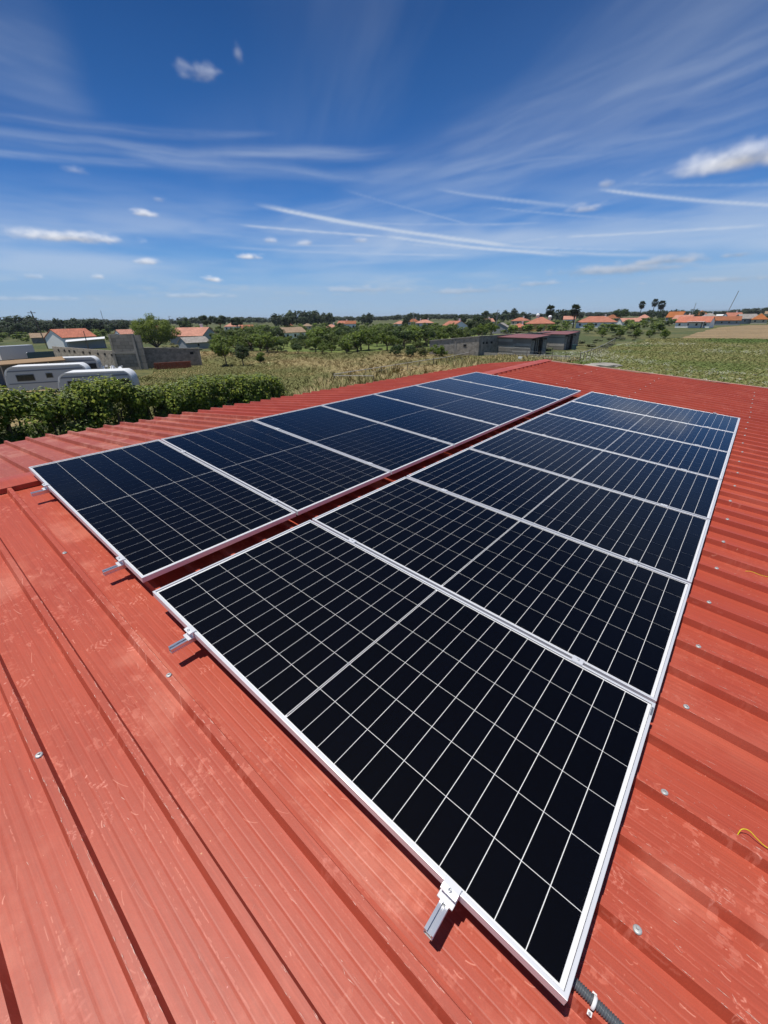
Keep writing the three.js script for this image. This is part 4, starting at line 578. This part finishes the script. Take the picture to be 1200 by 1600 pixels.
const yh = house('yellow_house', 'yellow house with large orange hip roof and round white roof tanks', -70, -185, 21, { w: 11, d: 9.5, e: 3.0, h: 5.2, type: 'hip', roof: M.tileOrange, wall: M.yellowWall, wins: 3, chim: 0, door: 0.3 });
for (const [x, y] of [[-1.2, 5.35], [3.6, 4.6]]) part('roof_tank', join([flat(new THREE.SphereGeometry(0.75, 14, 10).translate(x, y + 0.5, 0)), cyl(0.5, 0.5, 0.6, 10, x, y - 0.5, 0)]), M.white, yh);
house('long_house', 'long white house with wide brownish orange hip roof', -59.9, -228.5, 15, { w: 17, d: 10, e: 2.6, h: 4.9, type: 'hip', roof: M.tileOrange, wins: 5, chim: 1 });
house('salmon_house', 'low house with salmon roof below the umbrella pine', -55.3, -273.6, 12 + 20, { w: 10, d: 8, e: 1.9, h: 3.5, roof: M.tilePink, wins: 3, chim: 0 });
house('far_salmon_house', 'far house with salmon roof behind the slim palm', -64.6, -358.5, 10, { w: 8, d: 7, e: 2.6, h: 4.6, type: 'hip', roof: M.tilePink, wins: 2, chim: 0 });
house('rust_roof_house', 'house with tall rust orange roof right of the palms', -44.7, -351, 8 - 20, { w: 9, d: 8, e: 3.0, h: 6.1, roof: M.tileRust, wall: M.greyWall, wins: 2, chim: 0 });
house('pyramid_roof_house', 'house with rust orange pyramid roof on the right skyline', -37.9, -417, 5, { w: 10, d: 10, e: 3.4, h: 6.6, type: 'hip', roof: M.tileRust, wall: M.creamWall, wins: 2, chim: 0 });
const lh = house('low_white_house', 'low white house with bright orange roof facing the meadow', -21.2, -229.2, 6 - 12, { w: 12, d: 8, e: 2.3, h: 4.3, roof: M.tileBright, wins: 4, chim: 1, door: 0.6 });
part('canopy', box(6, 0.12, 2.6, 1.5, 2.35, 5.4), M.white, lh); for (const x of [-1.2, 4.2]) part('canopy_post', box(0.12, 2.3, 0.12, x, 1.15, 6.5), M.white, lh);
house('brown_barn', 'long low brown barn right of the low white house', -13.3, -268.7, 3, { w: 11, d: 7, e: 2.2, h: 3.8, roof: M.tileBrown, wall: M.greyWall, wins: 4, chim: 0 });
house('grey_barn', 'low barn with pale grey roof on the right', -6.8, -292.3, 2 + 30, { w: 8, d: 6, e: 2.6, h: 4.5, roof: M.tileGrey, wall: M.greyWall, wins: 2, chim: 0 });
house('rust_pyramid_barn', 'small barn with rust pyramid roof at the right edge', -1.4, -291.2, 1, { w: 6.2, d: 6, e: 2.3, h: 4.6, type: 'hip', roof: M.tileRust, wall: M.creamWall, wins: 2, chim: 0 });
house('cream_far_house', 'cream house cut by the right edge of the view', 2.2, -395, 0, { w: 6.5, d: 6, e: 3.8, h: 5.2, roof: M.tileTan, wall: M.creamWall, wins: 2, chim: 0 });
house('white_far_house', 'small white flat house behind the brown barn', -24.9, -409.6, 4, { w: 5.8, d: 5, e: 2.9, h: 3.7, roof: M.white, wins: 1, chim: 0 });
house('small_left_house', 'small house with pink roof peeping over the grey block ruin', -198.5, -71.8, 70 + 25, { w: 6, d: 5, e: 2.2, h: 3.7, roof: M.tilePink, wins: 1, chim: 0 });
house('tile_barn', 'open dark barn with brown tile roof left of the white gabled house', -198.6, -43.6, 78, { w: 6.2, d: 5, e: 2.1, h: 3.4, roof: M.tileTan, wall: M.woodDark, wins: 0, chim: 0 });
house('grey_shed', 'low grey shed in the bushes below the pink roofed house', -107, -54.3, 63 + 25, { w: 6, d: 4.5, e: 1.7, h: 2.8, roof: M.tileGrey, wall: M.greyWall, wins: 1, chim: 0 });
[[-205, -205, 45, 7, 3.0, 4.6, M.tileOrange, M.whiteWall, 'small white house with orange roof on the skyline left of the conifer'], [-192, -262, 36, 8, 3.0, 4.8, M.tileBrown, M.whiteWall, 'white house with brown roof between the conifer and the tall pine'], [-128, -250, 27, 7, 2.8, 4.4, M.tilePink, M.whiteWall, 'small pink roofed house right of the two chimney house'], [-112, -262, 23, 9, 3.0, 4.6, M.tileOrange, M.creamWall, 'cream house with orange roof behind the big evergreen'], [-96, -300, 18, 7, 3.0, 4.8, M.tilePink, M.whiteWall, 'far white house right of the yellow house'], [-78, -330, 13, 8, 3.0, 5.0, M.tileBrown, M.whiteWall, 'far white house left of the umbrella pine'], [-34, -300, 7, 9, 2.6, 4.4, M.tilePink, M.whiteWall, 'white house with pink roof behind the dark bush'], [-29, -372, 4, 8, 3.0, 4.8, M.tileGrey, M.whiteWall, 'white house with grey roof behind the brown barn'], [-15, -345, 3, 8, 3.2, 5.0, M.tileOrange, M.whiteWall, 'far white house with orange roof behind the grey barn'], [-245, -150, 58, 8, 3.0, 4.8, M.tilePink, M.whiteWall, 'white house with pink roof left of the skyline pines'], [-230, -96, 66, 8, 3.0, 4.6, M.tileOrange, M.whiteWall, 'white house with orange roof behind the light green tree']].forEach(([x, z, f, w, e, h, roof, wall, l], i) => house('village_house', l, x, z, f + (i % 3 - 1) * 24, { w, d: 6.5, e, h, type: i % 2 ? 'hip' : 'gable', roof, wall, wins: 3, chim: 1 }));
{ const t = thing('lean_to', 'white sheet canopy in front of the white gabled house', 'canopy', [-137, 0, -39.5], 70 * DEG); part('roof', slab([[-4.5, 2.0, 1.4], [4.5, 2.5, 1.4], [4.5, 2.9, -1.4], [-4.5, 2.4, -1.4]], 0.1), M.white, t); part('back_wall', box(8.6, 2.2, 0.15, 0, 1.1, -1.2), M.greyWall, t); for (const x of [-4.2, 0, 4.2]) part('post', box(0.12, 2.2 + x * 0.05, 0.12, x, 1.08, 1.2), M.post, t); }

// ---------------------------------------------------------------- block walls, ruin and plank sheds
function wallRun(name, label, x0, z0, x1, z1, h0, h1, mat, o = {}) {
  const dx = x1 - x0, dz = z1 - z0, l = Math.hypot(dx, dz), t = thing(name, label, 'wall', [(x0 + x1) / 2, 0, (z0 + z1) / 2], -Math.atan2(dz, dx)), T = 0.2, L = l / 2;
  part('blockwork', join([quads([[[-L, -0.2, T / 2], [L, -0.2, T / 2], [L, h1, T / 2], [-L, h0, T / 2]], [[L, -0.2, -T / 2], [-L, -0.2, -T / 2], [-L, h0, -T / 2], [L, h1, -T / 2]], [[L, -0.2, T / 2], [L, -0.2, -T / 2], [L, h1, -T / 2], [L, h1, T / 2]], [[-L, -0.2, -T / 2], [-L, -0.2, T / 2], [-L, h0, T / 2], [-L, h0, -T / 2]], [[-L, h0, T / 2], [L, h1, T / 2], [L, h1, -T / 2], [-L, h0, -T / 2]]])]), mat, t);
  if (o.cope) part('coping', slab([[-L - 0.1, h0 + 0.1, 0.2], [L + 0.1, h1 + 0.1, 0.2], [L + 0.1, h1 + 0.1, -0.2], [-L - 0.1, h0 + 0.1, -0.2]], 0.1), M.concrete, t);
  for (const f of o.piers || []) part('pier', box(0.3, h0 + (h1 - h0) * f, 0.3, -L + l * f, (h0 + (h1 - h0) * f) / 2, 0), M.concrete, t);
  for (const [f, y] of o.holes || []) part('hole_shade', box(0.5, 0.35, 0.04, -L + l * f, y, T / 2 + 0.02), M.dark, t);  // solid dark plates: the shade inside each hole is painted on
  return t;
}
wallRun('block_wall', 'end of the long grey block wall, sunlight painted into its pale tone, with coping', -42.7, -65, -35.2, -69.15, 2.45, 3.1, M.blockPaleLit, { cope: true, piers: [0.53], holes: [[0.72, 1.7]] });  // end face paler than the shaded run: sunlight put into its colour
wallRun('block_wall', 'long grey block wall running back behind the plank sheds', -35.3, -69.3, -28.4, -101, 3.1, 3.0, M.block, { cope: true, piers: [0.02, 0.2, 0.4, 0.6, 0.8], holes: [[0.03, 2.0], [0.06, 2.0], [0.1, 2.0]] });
wallRun('block_wall', 'pale block wall with a row of holes behind the caravans', -91, -21, -72, -24.5, 2.9, 2.5, M.blockPaleLit, { holes: [[0.1, 2.3], [0.2, 2.28], [0.28, 2.25], [0.36, 2.2], [0.5, 2.1], [0.6, 2.1], [0.72, 2.0], [0.82, 2.0], [0.92, 1.9]] });
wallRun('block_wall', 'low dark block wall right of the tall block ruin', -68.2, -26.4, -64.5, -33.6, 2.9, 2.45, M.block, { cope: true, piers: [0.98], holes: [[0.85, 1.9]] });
{ const t = thing('brick_stack', 'low heap of red bricks in front of the dark block wall', 'bricks', [-63.6, 0, -28.6], 66 * DEG), R = rng(3); const gs = []; for (let y = 0; y < 8; y++) for (let x = 0; x < 16; x++) gs.push(box(0.29, 0.12, 0.24, -2.4 + x * 0.31 + (R() - 0.5) * 0.05 + (y % 2) * 0.12, 0.06 + y * 0.124, (R() - 0.5) * 0.12)); const m = part('bricks', join(gs), M.brick, t); m.userData.kind = 'stuff'; }
{ // tall ruin: block panels between concrete columns and a beam
  const t = thing('block_ruin', 'tall unfinished grey block wall with concrete columns and beam', 'ruin', [-68.3, 0, -24.6], (71 - 26) * DEG);
  part('block_panel', box(2.9, 2.35, 0.24, -0.35, 3.65, 0), M.block, t); part('block_panel', box(2.9, 2.3, 0.2, -0.35, 1.12, -0.03), M.block, t); part('block_panel', box(0.9, 4.75, 0.22, 1.85, 2.37, -0.02), M.block, t);
  part('column', box(0.3, 4.9, 0.34, 1.25, 2.45, 0.02), M.concrete, t); part('column', box(0.34, 2.35, 0.36, -2.0, 1.15, 0.02), M.concrete, t); part('beam', box(3.2, 0.24, 0.34, -0.5, 2.38, 0.03), M.concrete, t);
  part('return_wall', box(0.26, 2.4, 2.6, -2.0, 3.68, -1.25), M.blockPaleLit, t); part('return_column', box(0.3, 2.35, 0.34, -2.0, 1.15, -2.4), M.concrete, t); part('return_beam', box(0.3, 0.24, 2.6, -2.0, 2.36, -1.3), M.concrete, t);  // return wall uses the paler blocks: sunlight painted into its colour
}
function plankShed(label, B, A, C, h) {                                   // B near corner, A end of the plank face, C end of the open side
  const ax = A[0] - B[0], az = A[1] - B[1], l = Math.hypot(ax, az), turn = -Math.atan2(-az, -ax), t = thing('plank_shed', label, 'shed', [B[0], 0, B[1]], turn, 'plank sheds with dark red roofs'), d = 5.2, R = rng(l * 100 | 0);
  const np = 13, ph = (h - 0.1) / np;
  for (let k = 0; k < np; k++) { const c = -l * (0.42 + R() * 0.15); for (const [u, v] of [[-l, c], [c, 0]]) part('plank', box(v - u - 0.02, ph * 0.94, 0.04, (u + v) / 2, 0.06 + (k + 0.5) * ph, -0.02 + (R() - 0.5) * 0.03), R() < 0.5 ? M.wood : M.woodDark, t); }
  part('back_wall', box(l, h - 0.1, 0.05, -l / 2, (h - 0.1) / 2, -d), M.woodDark, t); part('end_wall', box(0.05, h - 0.1, d, -l, (h - 0.1) / 2, -d / 2), M.woodDark, t);
  for (const z of [-0.08, -1.7, -2.3, -3.9, -5.1]) part('door_post', box(0.14, h - 0.05, 0.14, -0.02, (h - 0.05) / 2, z), M.woodDark, t);
  part('door', box(0.05, h - 0.4, 0.9, -0.02, (h - 0.4) / 2, -0.75), M.woodDark, t); part('door', box(0.05, h - 0.4, 1.0, -0.02, (h - 0.4) / 2, -4.5), M.woodDark, t);
  part('roof', slab([[-l - 0.3, h + 0.12, 0.35], [0.5, h + 0.05, 0.35], [0.5, h + 0.35, -d - 0.3], [-l - 0.3, h + 0.42, -d - 0.3]], 0.09), M.shedRoof, t);
}
plankShed('nearer grey plank shed with dark red roof and open dark doorway', [-27.6, -73.2], [-34.2, -74.2], null, 2.75);
plankShed('farther grey plank shed with dark red roof, behind the other one', [-26.7, -87.2], [-33, -87.6], null, 2.8);
wallRun('low_wall', 'knee high grey concrete wall in front of the plank sheds', -36.3, -70.4, -20, -70.6, 0.45, 0.45, M.concrete);
single('stone_slab', (() => { const g = new THREE.IcosahedronGeometry(1.7, 2); const p = g.attributes.position; for (let i = 0; i < p.count; i++) { const x = p.getX(i), y = p.getY(i), z = p.getZ(i), k = 0.8 + 0.5 * noise3(x * 1.3 + 5, y * 2, z * 1.3); p.setXYZ(i, x * k * 1.25, Math.max(-0.1, y * 0.22 * k), z * k * 0.9); } g.computeVertexNormals(); g.translate(-13.1, 0.05, -62.5); return g; })(), M.concrete, 'pale flat heap of rubble on the grass beyond the far roof edge', 'rubble');
single('meter_box', rbox(0.6, 0.5, 0.35, 0.03, -25.7, 0.25, -65), M.white, 'small white box standing on the grass in front of the nearer plank shed', 'box');
single('water_barrel', flat(new THREE.CylinderGeometry(0.42, 0.38, 0.95, 16).translate(-25.4, 0.475, -89.3)), M.teal, 'dark teal barrel beside the farther plank shed', 'barrel');

// ---------------------------------------------------------------- fences
function fence(name, label, pts, h, gap, wires, bars) {
  const t = thing(name, label, 'fence', [pts[0][0], 0, pts[0][1]]), R = rng(pts.length * 7 + h * 10), ox = pts[0][0], oz = pts[0][1];
  for (let i = 0; i < pts.length - 1; i++) {
    const [x0, z0] = pts[i], [x1, z1] = pts[i + 1], l = Math.hypot(x1 - x0, z1 - z0), n = Math.max(1, Math.round(l / gap));
    for (let k = i ? 1 : 0; k <= n; k++) { const x = x0 + (x1 - x0) * k / n - ox, z = z0 + (z1 - z0) * k / n - oz, hh = h * (0.9 + R() * 0.2); part('post', bar([x, -0.1, z], [x + (R() - 0.5) * 0.16, hh, z + (R() - 0.5) * 0.16], 0.045, 7), M.post, t); }
    for (const y of wires) part('wire', bar([x0 - ox, y * h, z0 - oz], [x1 - ox, y * h, z1 - oz], 0.012, 5), M.wire, t);
    for (const y of bars) part('top_rail', bar([x0 - ox, y * h, z0 - oz], [x1 - ox, y * h, z1 - oz], 0.035, 6), M.pipe, t);
  }
}
fence('post_fence', 'post and rail fence across the dry grass beyond the left roof edge', [[-31.3, -30.7], [-31.4, -38.5], [-31.7, -46.6], [-31.6, -53.1], [-33, -62]], 1.15, 2.7, [0.35, 0.65], [0.97]);
fence('gate_rails', 'short green pipe gate at the near end of the post fence', [[-31.2, -30.6], [-27.4, -32.6]], 1.05, 3.8, [], [0.25, 0.95]);
fence('wire_fence', 'wire fence on grey posts running back from the plank sheds', [[-17.3, -66.4], [-18, -75.3], [-19.8, -89.4], [-22.8, -108.7]], 1.3, 2.4, [0.3, 0.6, 0.9], [0.95]);
fence('wire_fence', 'wire fence across the grass right of the plank sheds', [[-26, -68], [-17.3, -66.4]], 1.2, 2.2, [0.3, 0.6, 0.9], []);

// ---------------------------------------------------------------- poles
function pole(name, label, x, z, h, o = {}) { const t = thing(name, label, 'pole', [x, 0, z], (o.turn || 0)); part('mast', bar([0, -0.2, 0], [o.lean || 0, h, 0], o.r || 0.12, 8), o.mat || M.post, t); if (o.arm) { part('crossarm', box(1.8, 0.12, 0.12, (o.lean || 0) * 0.95, h * 0.95, 0), M.post, t); for (const x2 of [-0.7, 0, 0.7]) part('insulator', cyl(0.06, 0.04, 0.18, 8, x2 + (o.lean || 0) * 0.95, h * 0.95 + 0.06, 0), M.white, t); } if (o.lamp) part('lamp_head', rbox(0.9, 0.14, 0.3, 0.04, 0.4, h, 0), M.greySheet, t); }
pole('utility_pole', 'leaning wooden utility pole beside the white gabled house', -150, -33.5, 9.6, { lean: -1.0, arm: true, turn: 75 * DEG });
pole('utility_pole', 'thin pole in front of the orange roof of the white gabled house', -128, -37, 4.6, { r: 0.09 });
pole('radio_mast', 'thin mast on the skyline above the pale block wall', -338, -111, 13.5, { r: 0.14, mat: M.wire });
pole('street_lamp', 'street lamp right of the tall light green tree', -200, -92, 8.3, { r: 0.12, lamp: true, mat: M.greySheet, turn: 1 });
pole('street_lamp', 'street lamp in front of the skyline left of the white gable house', -150, -205, 8.4, { r: 0.13, lamp: true, mat: M.greySheet });
pole('street_lamp', 'street lamp above the long block wall', -92, -190, 8.2, { r: 0.12, lamp: true, mat: M.greySheet });
pole('crane_jib', 'slanting lattice mast on the right skyline', -24, -430, 19, { r: 0.22, lean: 3.6, mat: M.greySheet });
pole('radio_mast', 'thin mast behind the bright orange roofed white house', -42, -400, 11.5, { r: 0.16, lean: 0.8, mat: M.greySheet });

// ---------------------------------------------------------------- caravans and yard
function caravan(label, x, z, face, len, h) {
  const t = thing('caravan', label, 'caravan', [x, 0, z], face * DEG, 'caravans behind the hedge'), L = len / 2, y0 = 0.45, s = new THREE.Shape();
  s.moveTo(-L + 0.1, y0); s.lineTo(L - 0.1, y0); s.lineTo(L, y0 + 0.7); s.quadraticCurveTo(L, h - 0.25, L - 0.55, h - 0.05); s.lineTo(-L + 0.9, h); s.quadraticCurveTo(-L + 0.25, h - 0.05, -L + 0.12, h - 0.75); s.lineTo(-L, y0 + 0.6); s.lineTo(-L + 0.1, y0);
  const W = 2.1; part('body', flat(new THREE.ExtrudeGeometry(s, { depth: W, bevelEnabled: true, bevelSize: 0.05, bevelThickness: 0.05, bevelSegments: 2, curveSegments: 10 }).translate(0, 0, -W / 2)), M.caravan, t);
  const r = new THREE.Shape(); r.moveTo(-L + 0.18, h - 0.72); r.quadraticCurveTo(-L + 0.25, h + 0.02, -L + 0.9, h + 0.07); r.lineTo(L - 0.55, h + 0.02); r.quadraticCurveTo(L - 0.05, h - 0.2, L - 0.02, h - 0.7); r.lineTo(L - 0.1, h - 0.7); r.quadraticCurveTo(L - 0.15, h - 0.25, L - 0.6, h - 0.1); r.lineTo(-L + 0.95, h - 0.05); r.quadraticCurveTo(-L + 0.35, h - 0.12, -L + 0.26, h - 0.72); r.lineTo(-L + 0.18, h - 0.72);
  part('roof', flat(new THREE.ExtrudeGeometry(r, { depth: W + 0.16, bevelEnabled: false, curveSegments: 10 }).translate(0, 0, -W / 2 - 0.08)), M.white, t);
  const Z = W / 2 + 0.06, pane = (px, py, w2, h2) => { const f = part('window', rbox(w2 + 0.1, h2 + 0.1, 0.04, 0.015, px, py, Z), M.caravanDark, t); part('pane', rbox(w2, h2, 0.03, 0.01, px, py, Z + 0.02), M.pane, f); };
  pane(-L * 0.52, h * 0.62, len * 0.2, 0.55); pane(L * 0.05, h * 0.66, 0.5, 0.4); pane(L * 0.68, h * 0.6, len * 0.22, 0.6);
  part('front_window', rbox(0.05, 0.6, W * 0.75, 0.02, -L + 0.02, h * 0.58, 0), M.pane, t); part('stripe', box(len * 0.94, 0.1, 0.02, 0, h * 0.42, Z), M.caravanDark, t); part('stripe', box(len * 0.9, 0.12, 0.02, 0, h * 0.86, Z), M.caravanDark, t);
  part('door', rbox(0.65, 1.65, 0.03, 0.01, L * 0.36, y0 + 0.9, Z + 0.005), M.caravan, t);
  for (const dz of [-0.95, 0.95]) { const w = part('wheel', flat(new THREE.CylinderGeometry(0.33, 0.33, 0.2, 20).rotateX(Math.PI / 2).translate(0.1, 0.33, dz)), M.tyre, t); part('rim', flat(new THREE.CylinderGeometry(0.18, 0.18, 0.22, 14).rotateX(Math.PI / 2).translate(0.1, 0.33, dz)), M.greySheet, w); }
  part('drawbar', join([bar([-L, 0.42, -0.5], [-L - 1.1, 0.45, 0], 0.05), bar([-L, 0.42, 0.5], [-L - 1.1, 0.45, 0], 0.05), bar([-L - 1.05, 0, 0], [-L - 1.05, 0.5, 0], 0.04)]), M.greySheet, t);
  return t;
}
caravan('full length white and grey caravan behind the hedge, beside the brown shelter', -52.9, -11.2, 78 - 14, 7.0, 2.65);
caravan('nearest caravan, mostly hidden behind the hedge with white roof showing', -43.9, -12.8, 74 - 16, 6.0, 2.45);
caravan('farthest caravan, only its roof seen above the other two', -63.0, -16.2, 76 - 12, 5.4, 2.6);
{ const t = thing('box_trailer', 'tall grey box trailer with white end behind the brown shelter', 'trailer', [-103.1, 0, -17.8], 80 * DEG + 0.35); part('box', rbox(5.4, 2.3, 2.3, 0.05, 0, 1.75, 0), M.caravan, t); part('end_door', box(0.06, 2.2, 2.2, -2.73, 1.75, 0), M.white, t); part('frame', box(5.2, 0.15, 1.8, 0, 0.5, 0), M.greySheet, t); for (const [x, z] of [[-1.4, 1], [-1.4, -1], [1.4, 1], [1.4, -1]]) part('wheel', flat(new THREE.CylinderGeometry(0.45, 0.45, 0.25, 18).rotateX(Math.PI / 2).translate(x, 0.45, z)), M.tyre, t); }
{ const t = thing('skip_container', 'dark teal open container beside the grey box trailer', 'container', [-97.5, 0, -20.5], 78 * DEG); const gs = [box(4.2, 1.7, 0.1, 0, 0.95, 1), box(4.2, 1.7, 0.1, 0, 0.95, -1), box(0.1, 1.7, 1.9, 2.05, 0.95, 0), box(4.0, 0.1, 1.9, 0, 0.15, 0)]; part('shell', join(gs), M.teal, t); part('end_door', box(0.1, 1.7, 1.9, -2.05, 0.95, 0), M.white, t); for (let k = -3; k <= 3; k++) part('rib', box(0.12, 1.6, 0.08, k * 0.6, 0.95, 1.09), M.teal, t); }
{ const t = thing('shelter', 'open shelter with brown weathered sheet roof left of the caravans', 'shelter', [-63, 0, -9.6], 80 * DEG); part('roof', slab([[-7, 2.35, 1.8], [5.5, 2.55, 1.8], [5.5, 2.75, -1.8], [-7, 2.5, -1.8]], 0.1), M.tarp, t); part('back_wall', box(12, 2.2, 0.1, -0.8, 1.1, -1.6), M.caravanDark, t); for (const x of [-6.7, -3.6, -0.6, 2.4, 5.2]) part('post', bar([x, 0, 1.5], [x + 0.1, 2.38, 1.5], 0.06), M.pipe, t); }
{ const t = thing('parked_car', 'dark red car at the left edge beside the grey box trailer', 'car', [-104, 0, -11.2], 80 * DEG); const s = new THREE.Shape(); [[-2.1, 0.35], [2.1, 0.35], [2.1, 0.8], [1.9, 0.95], [1.0, 1.0], [0.4, 1.45], [-1.2, 1.48], [-1.9, 1.0], [-2.1, 0.9]].forEach(([x, y], i) => (i ? s.lineTo(x, y) : s.moveTo(x, y))); part('body', flat(new THREE.ExtrudeGeometry(s, { depth: 1.6, bevelSize: 0.06, bevelThickness: 0.06, bevelSegments: 2 }).translate(0, 0, -0.8)), M.red, t); part('side_window', quads([[[-1.3, 1.02, 0.88], [0.75, 1.02, 0.88], [0.3, 1.38, 0.88], [-1.1, 1.4, 0.88]]]), M.pane, t); for (const [x, z] of [[-1.3, 0.8], [1.3, 0.8], [-1.3, -0.8], [1.3, -0.8]]) part('wheel', flat(new THREE.CylinderGeometry(0.32, 0.32, 0.2, 18).rotateX(Math.PI / 2).translate(x, 0.32, z)), M.tyre, t); for (const z of [-0.6, 0.6]) part('headlight', rbox(0.06, 0.14, 0.3, 0.02, 2.15, 0.75, z), M.white, t); }
{ const R = rng(66), t = thing('scrap_heap', 'heap of grey scrap metal between the caravans and the block ruin', 'scrap', [-64.2, 0, -20.6]); for (let k = 0; k < 14; k++) { const m = part('scrap_piece', rbox(0.4 + R() * 1.2, 0.1 + R() * 0.5, 0.3 + R() * 0.6, 0.03), [M.greySheet, M.caravanDark, M.steel, M.white][R() * 4 | 0], t); m.position.set((R() - 0.5) * 3, 0.25 + R() * 0.8, (R() - 0.5) * 2.2); m.rotation.set(R(), R() * 3, R()); } }

// ---------------------------------------------------------------- summer haze
scene.fog = new THREE.FogExp2(rgb(0.78, 0.86, 1.0), 0.00010);

renderer.render(scene, camera);
